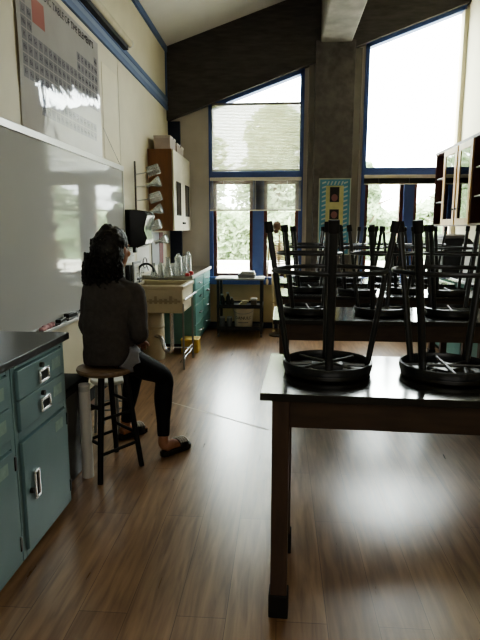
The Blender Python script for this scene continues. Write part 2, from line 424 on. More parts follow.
# ---- shades and blinds
sh = thing('window_shade', 'translucent woven shade over the tall upper pane of the left window', 'shade', (0, YF-.065, 0))
MB().bx(LX0+.05, LX1-.05, -.003, .003, 2.29, 3.18).build('fabric', M['shade'], sh, smooth=False)
MB().bx(LX0+.05, LX1-.05, -.012, .012, 3.165, 3.195).build('top_rail', M['grey_trim'], sh, bevel=.003)
MB().bx(LX0+.05, LX1-.05, -.012, .012, 2.275, 2.295).build('bottom_rail', M['lightgrey'], sh, bevel=.003)
def venetian(label, x0, x1, z0, z1, n, drop):
    t = thing('venetian_blind', label, 'blind', (0, YF-.085, 0))
    MB().bx(x0, x1, -.025, .02, z1, z1+.045).build('head_rail', M['creamdoor'], t, bevel=.004)
    s = MB()
    for i in range(n):
        z = z0+.02+(z1-z0-.02)*i/n
        s.quad((x0, -.010, z-.005), (x1, -.010, z-.005), (x1, .010, z+.0065), (x0, .010, z+.0065))
    s.build('slats', M['slats'], t, smooth=False)
    MB().bx(x0, x1, -.014, .014, z0, z0+.016).build('bottom_rail', M['creamdoor'], t, bevel=.003)
    for x in (x0+.2, (x0+x1)/2, x1-.2): MB().bx(x-.002, x+.002, -.014, -.012, z0, z1).build('ladder_cord', M['paper'], t, smooth=False)
    return t
venetian('half-lowered slatted blind across the lower left window', LX0+.02, LX1-.02, 1.72, 2.14, 25, 1)
venetian('cream slatted blind drawn up under the big white right window pane', RX0+.03, RX1-.03, 2.075, 2.16, 22, 1)

# ------------------------------------------------------------------ whiteboard and left wall
wb = thing('whiteboard', 'large glossy whiteboard with aluminium frame on the left wall', 'whiteboard', (XL, 3.6, 0))
y0, y1, z0, z1 = -1.9, 1.81, .80, 2.045
MB().bx(.004, .02, y0, y1, z0, z1).build('writing_surface', M['whiteboard'], wb, smooth=False)
f = MB(); f.bx(.002, .034, y0-.02, y1+.02, z1-.012, z1+.035); f.bx(.002, .03, y0-.02, y1+.02, z0-.03, z0+.005)
f.bx(.002, .03, y1, y1+.02, z0, z1); f.bx(.002, .03, y0-.02, y0, z0, z1); f.build('frame', M['alu'], wb, bevel=.003)
t = MB(); t.bx(.03, .085, y0+1.0, y1-.25, z0-.028, z0-.018); t.bx(.08, .087, y0+1.0, y1-.25, z0-.028, z0-.004); t.build('marker_tray', M['alu'], wb, bevel=.002)
TZ = .782
def eraser(y, l, h, label, m1, m2, rz=0):
    e = thing('whiteboard_eraser', label, 'eraser', (XL+.056, y, TZ), rz)
    MB().bx(-.022, .022, -l/2, l/2, 0, h*.45).build('felt_pad', M['grey'], e, bevel=.003)
    MB().bx(-.02, .02, -l/2, l/2, h*.45, h).build('handle', m1, e, bevel=.006)
eraser(3.65, .13, .045, 'black felt eraser in the whiteboard tray beside the pink cloth', M['black'], 0, .1)
eraser(3.83, .14, .06, 'taller black eraser in the whiteboard tray, second from the pink cloth', M['black'], 0, -.1)
eraser(4.10, .13, .05, 'black eraser in the whiteboard tray beside the seated woman', M['black'], 0, .05)
bx = thing('marker_box', 'small grey marker box between two erasers in the whiteboard tray', 'box', (XL+.056, 3.965, TZ))
MB().bx(-.02, .02, -.05, .05, 0, .042).build('box_body', M['grey'], bx, bevel=.003); MB().bx(.0202, .021, -.035, .035, .008, .034).build('label_panel', M['paper'], bx, smooth=False)
pk = MB()
for i in range(9): pk.sphere((random.uniform(-.012, .012), -.075+.019*i, .016+random.uniform(0, .012)), (.02, .022, .018), 10, 6)
o = pk.build('pink_cloth', M['pink']); o.location = (XL+.056, 3.42, TZ); bake(o, .006, 3)
tag(o, 'crumpled pink cloth at the near end of the whiteboard tray', 'cloth')
mk = thing('marker_pen', 'short black marker lying by the pink cloth in the tray', 'marker', (XL+.062, 3.30, TZ+.009))
MB().tube([(0, -.05, 0), (0, .02, 0)], .008, 10).build('barrel', M['black'], mk); MB().tube([(0, .02, 0), (0, .05, 0)], .009, 10).build('cap', M['redbrown'], mk)

# periodic table poster
def pw(y, z):  # gentle buckling of the laminated sheet
    return .006 + .010*sin(3.1*y+1.3)*sin(2.6*z) * .6 + .004*noise.noise(Vector((y*3, z*3.3, 2.0)))
PY0, PW, PZ0, PH = 3.36, 1.51, 2.082, .97
po = thing('periodic_table_poster', 'glossy laminated periodic table poster above the whiteboard', 'poster', (XL, PY0, PZ0))
def pvert(u, v, off): return (max(.003, pw(u, v)) + off, u, v)
s = MB(); NU, NV = 60, 44
g = [[s._v(pvert(PW*i/NU, PH*j/NV, 0)) for j in range(NV+1)] for i in range(NU+1)]
for i in range(NU):
    for j in range(NV): s._f([g[i][j], g[i+1][j], g[i+1][j+1], g[i][j+1]])
o = s.build('sheet', M['lam_paper'], po, angle=180)
cw, ch = PW*.94/18, .074
cells = MB(); ink = MB()
def cellpos(r, c): return PW*.03+(c-1)*cw, PH-.14-(r)*ch
for k, (r, c) in TBL.items():
    u, v = cellpos(r, c)
    a, b, c_, d = (u+.004, v+.004), (u+cw-.004, v+.004), (u+cw-.004, v+ch-.004), (u+.004, v+ch-.004)
    cells.quad(*[pvert(p[0], p[1], .0008) for p in (a, b, c_, d)])
    me = SYM[k]
    vs = [ink._v(pvert(u+cw/2+w.co.x, v+ch/2+w.co.y, .0016)) for w in me.vertices]
    for p in me.polygons: ink._f([vs[i] for i in p.vertices])
vs = [ink._v(pvert(PW*.53+w.co.x*1.0, PH-.06+w.co.y, .0016)) for w in TITLE.vertices]
for p in TITLE.polygons: ink._f([vs[i] for i in p.vertices])
for i in range(18):   # grid rules
    u = PW*.03+i*cw
cells.build('element_cells', M['lam_cell'], po, angle=180)
ink.build('lettering', M['lam_ink'], po, angle=180)
k = MB(); u, v = cellpos(2.2, 3)
nn = 6
for i in range(nn):
    for j in range(nn):
        k.quad(*[pvert(u+.01+(cw*2.4)*(i+a)/nn, v+.02+.16*(j+b)/nn, .001) for a, b in ((0,0),(1,0),(1,1),(0,1))])
k.build('red_key_panel', M['lam_red'], po, angle=180)

# projection screen case on the blue moulding
ps = thing('screen_case', 'long cream roll-up projector screen case above the blue moulding', 'projector screen', (XL+.075, 3.9, 3.30))
MB().tube([(0, -2.0, 0), (0, 1.74, 0)], .036, 14).build('case', mat('cream_case', '#b3aa8c', .5), ps)
MB().tube([(0, 1.74, 0), (0, 1.76, 0)], .039, 14).build('end_cap', M['lightgrey'], ps)
MB().bx(-.05, .0, -2.0, 1.70, -.075, -.036).build('roller_slot', M['blackmat'], ps, smooth=False)
MB().bx(-.074, -.02, 1.55, 1.6, -.03, .05).build('wall_bracket', M['grey'], ps)
# hanging wire and bare patch
o = MB().tube(crom([(XL+.006, 4.93, 2.36), (XL+.006, 5.10, 2.26), (XL+.006, 5.28, 2.16), (XL+.012, 5.40, 2.085)], 8), .0015, 6).build('wall_wire', M['grey'])
tag(o, 'thin wire drooping from the periodic table poster to the whiteboard corner', 'wire')
o = MB().bx(XL+.001, XL+.004, 5.445, 5.450, 2.09, 3.09).build('wall_seam', M['creamdoor'], smooth=False); o['kind'] = 'structure'; o.name = 'trim_10'
m = MB(); m.bx(XL+.001, XL+.004, 4.95, 5.40, 2.10, 2.93)
o = m.build('wall_panel', mat('pale_patch', '#d2c9ac', .55, var=.03), smooth=False); struct(o); o.name = 'trim_11'

# ------------------------------------------------------------------ near teal cabinets
def chrome_pull(parent, y, z, h=.062, w=.10):
    f = MB(); t = .014
    f.bx(.0, .012, y-w/2, y+w/2, z+h/2-t, z+h/2); f.bx(.0, .012, y-w/2, y+w/2, z-h/2, z-h/2+t)
    f.bx(.0, .012, y-w/2, y-w/2+t, z-h/2+t, z+h/2-t); f.bx(.0, .012, y+w/2-t, y+w/2, z-h/2+t, z+h/2-t)
    o = f.build('pull_handle', M['chrome'], parent, bevel=.003, label='chrome recessed pull')
    MB().bx(.001, .004, y-w/2+t, y+w/2-t, z-h/2+t, z+h/2-t).build('pull_recess', M['blackmat'], parent, smooth=False)
def lab_cabinet(label, yA, yB, rows_):
    W = yB-yA
    c = thing('lab_cabinet', label, 'cabinet', (-1.08, yA, 0), 0, 'teal lab cabinets by the whiteboard')
    b = MB(); b.bx(-.495, -.018, 0, W, .04, .90); b.bx(-.018, 0, 0, .03, .05, .90); b.bx(-.018, 0, W-.03, W, .05, .90)
    b.bx(-.018, 0, .03, W-.03, .885, .90); b.bx(-.018, 0, .03, W-.03, .05, .08); b.bx(-.018, 0, .03, W-.03, .575, .615); 
    b.build('carcass', M['teal'], c, bevel=.002, smooth=False)
    MB().bx(-.48, -.05, 0.005, W-.005, 0, .04).build('plinth', M['blackmat'], c, smooth=False)
    for (za, zb) in rows_:
        d = MB().bx(-.016, .012, .035, W-.035, za, zb).build('drawer', M['teal'], c, bevel=.003, smooth=False)
        zm = (za+zb)/2; h = D.objects.new('x', None)
        D.objects.remove(h)
        f = MB(); t = .013; w, hh, y, z = .10, .062, W*.5, zm-.012
        f.bx(.012, .024, y-w/2, y+w/2, z+hh/2-t, z+hh/2); f.bx(.012, .024, y-w/2, y+w/2, z-hh/2, z-hh/2+t)
        f.bx(.012, .024, y-w/2, y-w/2+t, z-hh/2+t, z+hh/2-t); f.bx(.012, .024, y+w/2-t, y+w/2, z-hh/2+t, z+hh/2-t)
        f.build('pull_handle', M['chrome'], d, bevel=.003, label='chrome rectangular pull')
        MB().bx(.012, .015, y-w/2+t, y+w/2-t, z-hh/2+t, z+hh/2-t).build('pull_recess', M['blackmat'], d, smooth=False)
        MB().tube([(.012, y-.02, zb-.025), (.026, y-.02, zb-.025)], .012, 12).build('lock', M['black'], d)
        MB().bx(.012, .0135, W*.68, W*.86, zm-.02, zm+.03).build('faded_sticker', M['label'], d, smooth=False)
    d = MB().bx(-.016, .012, .035, W-.035, .085, .57).build('door', M['teal'], c, bevel=.003, smooth=False)
    f = MB(); y, z, w, hh, t = .13, .345, .05, .13, .012
    f.bx(.012, .024, y-w/2, y+w/2, z+hh/2-t, z+hh/2); f.bx(.012, .024, y-w/2, y+w/2, z-hh/2, z-hh/2+t)
    f.bx(.012, .024, y-w/2, y-w/2+t, z-hh/2+t, z+hh/2-t); f.bx(.012, .024, y+w/2-t, y+w/2, z-hh/2+t, z+hh/2-t)
    f.build('pull_handle', M['chrome'], d, bevel=.003, label='chrome upright pull')
    MB().bx(.012, .015, y-w/2+t, y+w/2-t, z-hh/2+t, z+hh/2-t).build('pull_recess', M['blackmat'], d, smooth=False)
    MB().tube([(.012, y-.05, z-.01), (.028, y-.05, z-.01)], .012, 12).build('lock', M['black'], d)
    MB().bx(.012, .0135, W*.68, W*.84, .49, .54).build('faded_sticker', M['label'], d, smooth=False)
    for z in (.15, .51): MB().bx(.0, .016, W-.036, W-.022, z-.03, z+.03).build('hinge', M['blackmetal'], c, bevel=.002)
    return c
lab_cabinet('teal lab cabinet nearest the woman, two drawers over one door', 2.0, 2.527, [(.755, .88), (.62, .75)])
lab_cabinet('teal lab cabinet at the left edge of the photo, drawers over door', 1.44, 1.995, [(.755, .88), (.62, .75)])
o = MB().bx(-1.583, -1.07, 1.30, 2.59, .902, .937).build('lab_countertop', M['epoxy2'], bevel=.004)
tag(o, 'black lab countertop over the near teal cabinets', 'countertop')
p = on(3, 329, 2, .937)
gt = thing('gas_tap', 'small black fixture standing on the back of the near black countertop', 'tap', (-1.46, 2.52, .9375))
MB().bx(-.035, .035, -.05, .05, 0, .025).build('base', M['black'], gt, bevel=.006)
MB().lathe([(0, .025), (.02, .025), (.016, .05), (.022, .065), (.014, .085), (0, .088)], 16, (0, -.03, 0)).build('knob', M['black'], gt)

# bin, white tube, low stool
bn = thing('waste_bin', 'dark grey bin with black liner between the teal cabinet and wooden stool', 'bin', (-1.33, 2.86, 0))
b = MB()
def tap(b, w0, d0, w1, d1, z0, z1):
    v = [b._v((sx*w/2, sy*d/2, z)) for (w, d, z) in ((w0, d0, z0), (w1, d1, z1)) for (sx, sy) in ((-1,-1),(1,-1),(1,1),(-1,1))]
    for q in ((3,2,1,0),(4,5,6,7),(0,1,5,4),(1,2,6,5),(2,3,7,6),(3,0,4,7)): b._f([v[i] for i in q])
tap(b, .28, .34, .33, .42, 0, .57); b.build('bin_body', M['grey'] if False else mat('dark_bin', '#4a4a48', .5), bn, bevel=.012)
b = MB(); tap(b, .335, .425, .345, .435, .53, .585); b.build('liner', M['blackmat'], bn, bevel=.01)
pt = thing('paper_tube', 'tall narrow white tube standing between the dark bin and wooden stool', 'tube', (-1.128, 2.90, 0))
MB().lathe([(.0, 0), (.033, 0), (.033, .57), (.029, .57), (.029, .5), (0, .5)], 20).build('tube_wall', M['paper'], pt)
MB().lathe([(.0335, .53), (.0335, .56), (.0332, .56), (.0332, .53)], 20, closed=True).build('tape_band', M['lightgrey'], pt)
ls = thing('low_stool', 'low grey metal stool with white top behind the wooden stool', 'stool', (-1.235, 3.67, 0))
MB().lathe([(0, .365), (.13, .365), (.135, .375), (.135, .385), (.128, .392), (0, .392)], 28).build('seat', M['paper'], ls)
for k in range(4):
    a = pi/4+k*pi/2
    MB().tube([(.10*cos(a), .10*sin(a), .365), (.125*cos(a), .125*sin(a), 0)], .011, 10).build('leg', M['steel'], ls)
MB().torus(.112, .007, (0, 0, .18)).build('foot_ring', M['steel'], ls)

# wooden stool under the woman
SX, SY, SZ = -1.045, 3.05, .645
ws = thing('wooden_stool', 'round wooden stool with dark legs that the woman sits on', 'stool', (SX, SY, 0))
MB().lathe([(0, SZ-.04), (.15, SZ-.04), (.166, SZ-.032), (.172, SZ-.018), (.168, SZ-.006), (.15, SZ), (.09, SZ-.003), (0, SZ-.006)], 40).build('seat', M['seatwood'], ws)
feet = [(-1.022, 2.80), (-.845, 3.07), (-1.07, 3.27), (-1.245, 3.0)]
tops = []
for fx, fy in feet:
    dx, dy = fx-SX, fy-SY; l = hypot(dx, dy); tx, ty = dx/l*.115, dy/l*.115; tops.append((tx, ty))
    MB().tube([(tx, ty, SZ-.035), (dx*.98, dy*.98, .0)], [.019, .016], 12).build('leg', M['blackmat'], ws)
def legpt(i, z):
    t = (SZ-.035-z)/(SZ-.035); dx, dy = (feet[i][0]-SX)*.98, (feet[i][1]-SY)*.98
    return (tops[i][0]+(dx-tops[i][0])*t, tops[i][1]+(dy-tops[i][1])*t, z)
for i in range(4):
    for z in ((.16, .36) if i % 2 == 0 else (.22, .42)):
        MB().tube([legpt(i, z), legpt((i+1) % 4, z)], .010, 8).build('rung', M['blackmat'], ws)

# ------------------------------------------------------------------ the seated woman
def V(*a): return Vector(a)
pr = thing('person', 'woman with dark curly hair and charcoal sweater seated on wooden stool, back turned', 'person', (SX, SY, 0))
O = Vector((SX, SY, 0))
def L_(p): return Vector(p) - O
hipR, hipL = V(-.945, 3.03, .715), V(-1.10, 3.10, .715)
kneeR, kneeL = V(-.755, 3.31, .505), V(-.985, 3.45, .52)
ankR, ankL = V(-.745, 3.235, .085), V(-1.075, 3.50, .085)
pel = V(-1.03, 3.06, .73); waist = V(-1.02, 3.045, .90); chest = V(-1.0, 3.05, 1.04); neckb = V(-.99, 3.07, 1.165); headc = V(-.978, 3.10, 1.335)
shR, shL = V(-.845, 3.035, 1.085), V(-1.128, 3.095, 1.09)
elR, elL = V(-.815, 2.985, .865), V(-1.150, 3.09, .865)
wrR, wrL = V(-.885, 3.185, .785), V(-1.02, 3.24, .785)
tr = Vector((cos(radians(12)), -sin(radians(12)), 0))       # torso right
def limb(b, pts, rs, k=6, n=16, up=None):
    b.tube([L_(p) for p in crom(pts, k)], lerp_list(rs, k), n, up=up)
def ball(b, p, r): b.sphere(L_(p), r, 14, 10)
def headframe():
    az = radians(22); f = Vector((sin(az), cos(az), -.06)).normalized(); r = Vector((cos(az), -sin(az), 0)); u = r.cross(f)
    return Matrix(((r.x, f.x, u.x, 0), (r.y, f.y, u.y, 0), (r.z, f.z, u.z, 0), (0,0,0,1)))
HM = Matrix.Translation(L_(headc)) @ headframe()
b = MB()
# torso, pelvis
limb(b, [pel-V(0,0,.05), pel, waist, chest, chest+V(0,0,.06), neckb], [(.14,.10),(.15,.11),(.115,.09),(.14,.095),(.13,.085),(.05,.05)], up=tr)
limb(b, [neckb-V(0,0,.03), neckb+V(0,.005,.04), headc-V(0,0,.06)], [.056, .05, .052])
limb(b, [shL, neckb-V(0,0,.06), shR], [.036, .05, .036])
for sh_, el, wr in ((shR, elR, wrR), (shL, elL, wrL)):
    limb(b, [sh_, sh_.lerp(el, .5), el, el.lerp(wr, .4), wr], [.047, .043, .036, .035, .025])
for hp, kn, an in ((hipR, kneeR, ankR), (hipL, kneeL, ankL)):
    limb(b, [hp, hp.lerp(kn, .5), kn, kn.lerp(an, .3), kn.lerp(an, .75), an], [.082, .072, .055, .053, .036, .032])
# hands on the thighs
def hand(wr, fwd, side, nrm):
    fwd = fwd.normalized(); nrm = (nrm-fwd*nrm.dot(fwd)).normalized(); side = nrm.cross(fwd)*side
    limb(b, [wr, wr+fwd*.045, wr+fwd*.088], [(.024,.017),(.037,.015),(.036,.012)], up=side)
    for i, (o_, ln) in enumerate(((-.028,.062),(-.0095,.072),(.0095,.067),(.028,.052))):
        p0 = wr+fwd*.082+side*o_; p1 = p0+fwd*ln*.45+side*o_*.12+nrm*.004; p2 = p1+fwd*ln*.32-nrm*.012; p3 = p2+fwd*ln*.22-nrm*.016
        limb(b, [p0, p1, p2, p3], [.0088, .0085, .0078, .0065], k=3, n=10)
    q0 = wr+fwd*.03-side*.028; q1 = q0+fwd*.03-side*.022-nrm*.006; q2 = q1+fwd*.032-side*.008-nrm*.006
    limb(b, [q0, q1, q2], [.013, .0105, .008], k=3, n=10)
hand(wrR, V(-.05, .80, -.50), 1, V(.0, .45, .85)); hand(wrL, V(.16, .80, -.48), -1, V(.1, .4, .9))
# feet
def footframe(an, heel, toe):
    d = (toe-heel); d.z = 0; d.normalize(); return d, Vector((d.y, -d.x, 0))
FT = []
for an, heel, toe, sd in ((ankR, V(-.752,3.195,0), V(-.612,3.385,0), 1), (ankL, V(-1.115,3.45,0), V(-.985,3.625,0), -1)):
    d, s_ = footframe(an, heel, toe); FT.append((heel, d, s_, sd))
    limb(b, [heel+d*.03+V(0,0,.052), heel+d*.085+V(0,0,.065), heel+d*.14+V(0,0,.052), heel+d*.185+V(0,0,.038)], [(.03,.028),(.032,.036),(.036,.026),(.042,.016)], up=s_)
    limb(b, [an+V(0,0,.05), an, heel+d*.045+V(0,0,.05)], [.033, .035, .03])
    for i in range(5):
        q = heel+d*(.18-.008*i*0)+s_*sd*(-.034+.017*i)+V(0,0,.036); ln = (.05,.05,.044,.038,.03)[i]
        limb(b, [q, q+d*ln*.6+V(0,0,.003), q+d*ln-V(0,0,.004)], [(.012 if i == 0 else .009), (.0115 if i == 0 else .0085), .007], k=3, n=10)
# head with face
old = b.M; b.M = HM
b.sphere((0, -.018, .03), (.075, .095, .088)); b.sphere((0, .03, -.03), (.058, .066, .085)); b.sphere((0, .062, -.088), (.026, .024, .020))
b.sphere((0, .084, .028), (.05, .014, .012))
b.tube([(0, .092, .02), (0, .106, -.005), (0, .114, -.022), (0, .098, -.034)], [.008, .010, .013, .009], 10)
for sx in (-1, 1):
    b.sphere((sx*.038, .072, -.02), (.022, .018, .02)); b.sphere((sx*.076, -.005, -.002), (.008, .018, .03)); b.sphere((sx*.010, .102, -.028), (.009, .009, .008))
b.tube([(-.022, .087, -.056), (0, .096, -.053), (.022, .087, -.056)], [.004, .007, .004], 8); b.tube([(-.018, .087, -.064), (0, .095, -.065), (.018, .087, -.064)], [.004, .008, .004], 8)
b.M = old
body = b.build('body', M['skin'], pr); bake(body, .0045, 5)
for sx in (-1, 1):
    e = MB(); e.M = HM; e.sphere((sx*.031, .083, .008), .0125); e.build('eye', M['eye'], body)
# clothing
b = MB()
limb(b, [pel-V(0,.0,.075), pel-V(0,0,.03), waist-V(0,0,.06), waist+V(0,0,.03), chest-V(0,0,.02), chest+V(0,0,.06), neckb-V(0,0,.02), neckb+V(0,0,.02)],
     [(.150,.118),(.158,.124),(.156,.120),(.150,.115),(.165,.118),(.160,.108),(.085,.078),(.066,.064)], up=tr, n=28)
limb(b, [shL, shL.lerp(neckb, .5)-V(0,0,.022), neckb-V(0,0,.04), shR.lerp(neckb, .5)-V(0,0,.022), shR], [.052, .064, .076, .064, .052])
ball(b, shR+V(-.004,0,.004), (.062,.062,.058)); ball(b, shL+V(.004,0,.004), (.062,.062,.058))
for sh_, el, wr in ((shR, elR, wrR), (shL, elL, wrL)):
    limb(b, [sh_, sh_.lerp(el, .25), sh_.lerp(el, .6), el, el.lerp(wr, .5), wr], [.055, .062, .060, .056, .049, .041])
def crease(v):
    p = v.co; n_ = noise.noise(p*11)*.006 + noise.noise(Vector((p.x*5, p.y*5, p.z*22)))*.005
    v.co = p + v.normal*n_
sw = b.build('sweater', M['sweater'], pr); bake(sw, .007, 6, extra=crease)
b = MB()
limb(b, [pel-V(0,0,.058), pel-V(0,0,.03), pel+V(0,0,.06)], [(.145,.115),(.152,.12),(.13,.105)], up=tr, n=24)
for hp, kn, an in ((hipR, kneeR, ankR), (hipL, kneeL, ankL)):
    limb(b, [hp, hp.lerp(kn, .5), kn, kn.lerp(an, .3), kn.lerp(an, .72), an.lerp(kn, .10)], [.088, .078, .061, .060, .043, .039])
lg = b.build('leggings', M['leggings'], pr); bake(lg, .007, 6)
b = MB(); G = []
ax_ = (kneeR-hipR).normalized(); up_ = Vector((0,0,1)); up_ = (up_-ax_*up_.dot(ax_)).normalized(); sd_ = ax_.cross(up_)
for iu in range(13):
    a = radians(-55+165*iu/12); col = []
    for iv in range(7):
        v = iv/6; t_ = -.02+(.085+.018*sin(iu*1.9))*v
        R_ = .088*(1.0-.05*v)+.005+.009*v*(1+.5*sin(iu*2.3))
        col.append(b._v(L_(hipR)+ax_*t_+sd_*(R_*cos(a))+up_*(R_*sin(a))))
    G.append(col)
for A_, B_ in zip(G, G[1:]):
    for k in range(6): b._f([A_[k], A_[k+1], B_[k+1], B_[k]])
o = b.build('shirt_hem', M['shirt'], pr, angle=180); o['label'] = 'pale shirt hem showing below the sweater'
sm2 = o.modifiers.new('s', 'SOLIDIFY'); sm2.thickness = .004
# sandals
for heel, d, s_, sd in FT:
    b = MB(); N = 14; bot = []; prof = []
    outl = [(0,.0),(.006,.022),(.03,.033),(.09,.033),(.15,.041),(.20,.046),(.232,.036),(.246,.012),(.246,-.012),(.232,-.034),(.20,-.042),(.15,-.038),(.09,-.031),(.03,-.031),(.006,-.02)]
    pts = [heel+d*u+s_*w for u, w in outl]
    A = [b._v(L_(p)+V(0,0,.002)) for p in pts]; B = [b._v(L_(p)+V(0,0,.036)) for p in pts]
    b._f(list(reversed(A))); b._f(B)
    for k in range(len(A)): b._f([A[k], A[(k+1) % len(A)], B[(k+1) % len(A)], B[k]])
    so = b.build('sandal', M['black'], pr, bevel=.004)
    for u0, nm in ((.165, 'strap'),):
        b = MB(); R = []
        for i in range(11):
            a = pi*i/10; w = .05*cos(a); h = .03 + .052*sin(a)**.6 if 0 < i < 10 else .02
            R.append([L_(heel+d*(u0+du)+s_*w*(1+.0)+V(0,0,h+(-.006 if du > 0 else .004))) for du in (-.036, .036)])
        vv = [[b._v(p) for p in r] for r in R]
        for i in range(10): b._f([vv[i][0], vv[i][1], vv[i+1][1], vv[i+1][0]])
        st = b.build('strap', M['black'], so); sm = st.modifiers.new('s', 'SOLIDIFY'); sm.thickness = .004
        g = MB()
        for i in range(2, 9):
            for f_ in (.12, .4, .68, .94): g.sphere(R[i][0].lerp(R[i][1], f_)+V(0,0,.004), .0072, 8, 6)
        g.build('stud', mat('pale_stud', '#d8d3c8', .35, metal=.3), so, label='pale metallic studs along the strap')
# hair
b = MB(); old = b.M; b.M = HM
b.sphere((0, -.028, .045), (.090, .102, .092)); b.sphere((-.01, -.075, .0), (.088, .07, .10)); b.sphere((-.02, -.085, -.07), (.092, .06, .10))
b.sphere((-.035, -.075, -.14), (.088, .052, .07)); b.sphere((-.062, -.03, -.11), (.052, .07, .10)); b.sphere((.05, -.05, -.03), (.04, .055, .075))
b.sphere((-.005, -.06, .118), (.035, .035, .028)); b.sphere((-.075, .01, -.03), (.028, .045, .09)); b.sphere((-.065, -.06, -.16), (.06, .05, .05))
def curl(p, ln, R, turns, r0=.006):
    pts = []
    for i in range(int(turns*9)+1):
        t = i/(turns*9); a = 2*pi*turns*t+p[0]*50
        pts.append((p[0]+R*cos(a)*(.4+.6*t), p[1]+R*sin(a)*(.4+.6*t), p[2]-ln*t))
    b.tube(pts, [r0*(1-.5*i/len(pts)) for i in range(len(pts))], 6)
b.M = old
def hairn(v):
    p = v.co; n_ = abs(noise.noise(p*32))*.011 + noise.noise(p*14)*.008
    v.co = p + v.normal*n_
for dx, dy, z, r_ in ((-.045,-.075,1.25,.085), (-.105,-.045,1.235,.062), (-.075,-.07,1.195,.068), (-.02,-.075,1.20,.062), (.015,-.05,1.235,.05), (-.115,-.03,1.20,.045), (-.075,-.01,1.28,.08)):
    ball(b, V(headc.x+dx, headc.y+dy, z), (r_, r_*.8, r_))
hr = b.build('hair', M['hair'], pr); bake(hr, .0055, 2, extra=hairn)
b = MB(); b.M = HM
for i in range(150):
    a = random.uniform(radians(110), radians(330)); z = random.uniform(-.13, .07)
    rx, ry = (.098 if z > -.02 else .115), (.118)
    x = rx*cos(a)-.015-(.02 if z < -.05 else 0); y = ry*sin(a)*.85-.04
    if z > .0: x *= .9
    if x > .06: continue
    curl((x, y, z), random.uniform(.04, .085), random.uniform(.007, .013), random.uniform(1.5, 3), .0055)
b.M = Matrix()
for i in range(110):
    a = random.uniform(radians(150), radians(340)); z = random.uniform(1.17, 1.33)
    wd = .125 if z < 1.27 else .105
    q = L_(V(headc.x-.05+wd*cos(a), headc.y-.045+.105*sin(a), z))
    curl(tuple(q), random.uniform(.03, .07), random.uniform(.007, .012), random.uniform(1.2, 2.4), .0055)
b.build('curls', M['hair'], hr)

# ------------------------------------------------------------------ towel dispenser, drying rack, glassware
def beaker(label, loc, r, h, group, rot=None, kind='beaker', cat='beaker'):
    t = thing(kind, label, cat, loc, 0, group)
    if rot: t.rotation_euler = rot
    g = MB()
    if kind == 'beaker': prof = [(0, 0), (r*.92, 0), (r, .008), (r, h-.006), (r*1.08, h), (r*1.02, h), (r*.95, h-.008), (r*.95, .01), (0, .006)]
    elif kind == 'flask': prof = [(0, 0), (r*.95, 0), (r, .01), (r*.9, h*.2), (r*.34, h*.68), (r*.32, h*.93), (r*.42, h), (r*.36, h), (r*.27, h*.92), (r*.28, h*.68), (r*.84, h*.2), (r*.92, .012), (0, .006)]
    else: prof = [(0, 0), (r, 0), (r, h*.85), (r*.5, h*.92), (r*.45, h), (r*.38, h), (r*.42, h*.9), (r*.9, h*.83), (r*.9, .008), (0, .008)]
    g.lathe(prof, 20); g.build('glass_wall', M['lab_glass'], t)
    return t
td = thing('towel_dispenser', 'black curved paper towel dispenser on the wall beyond the whiteboard', 'dispenser', (XL, 5.18, 1.27))
# px extents: x 123-143, y 208-247
prof = [(x*1.35, z) for x, z in [(0,0),(.10,.0),(.155,.03),(.17,.10),(.145,.19),(.165,.27),(.18,.33),(.16,.375),(.08,.39),(0,.39)]]
MB().prism(prof, 1, .33, .60).build('smoked_cover', M['smoke'], td, bevel=.01)
MB().prism([(x*.98, .01+z*.97) for x, z in prof], 1, .602, .69).build('side_panel', M['clear_grey'], td, bevel=.006, label='pale grey side panel')
MB().bx(.04, .075, .45, .52, -.06, -.002).build('feed_lever', M['black'], td, bevel=.005)
dr = thing('drying_rack', 'upright dark post with pegs holding upturned glassware beside the towel dispenser', 'rack', (XL, 5.9, 1.25))
MB().bx(.012, .03, -.012, .012, 0, .94).build('post', mat('rack_post', '#4b4234', .5), dr, bevel=.003)
gl = []
for i, (px, py) in enumerate([(154,171),(155,184),(156,198),(157,211),(156,226),(163,241)]):
    q = on(px, py, 0, XL+.24); z = q.z-1.25
    MB().tube([(.02, 0, z-.03), (.12, (q.y-5.9)*.4, z-.02), (.22, (q.y-5.9), z+.01)], .006, 8).build('peg', M['lightgrey'], dr)
names = ['top peg of the drying rack', 'second peg of the drying rack', 'third peg down the drying rack', 'fourth peg down the drying rack', 'fifth peg down the drying rack', 'lowest peg of the drying rack']
for i, (px, py) in enumerate([(154,171),(155,184),(156,198),(157,211),(156,226),(163,241)]):
    q = on(px, py, 0, XL+.24)
    k = 'flask' if i in (1, 3, 5) else 'beaker'
    beaker('clear glass %s upturned on the %s' % (k, names[i]), (q.x+.055, q.y+.01, q.z+.03), .055 if k == 'beaker' else .06, .13 if k == 'beaker' else .16, 'glassware on the drying rack', (0, radians(-108), 0), k, k)

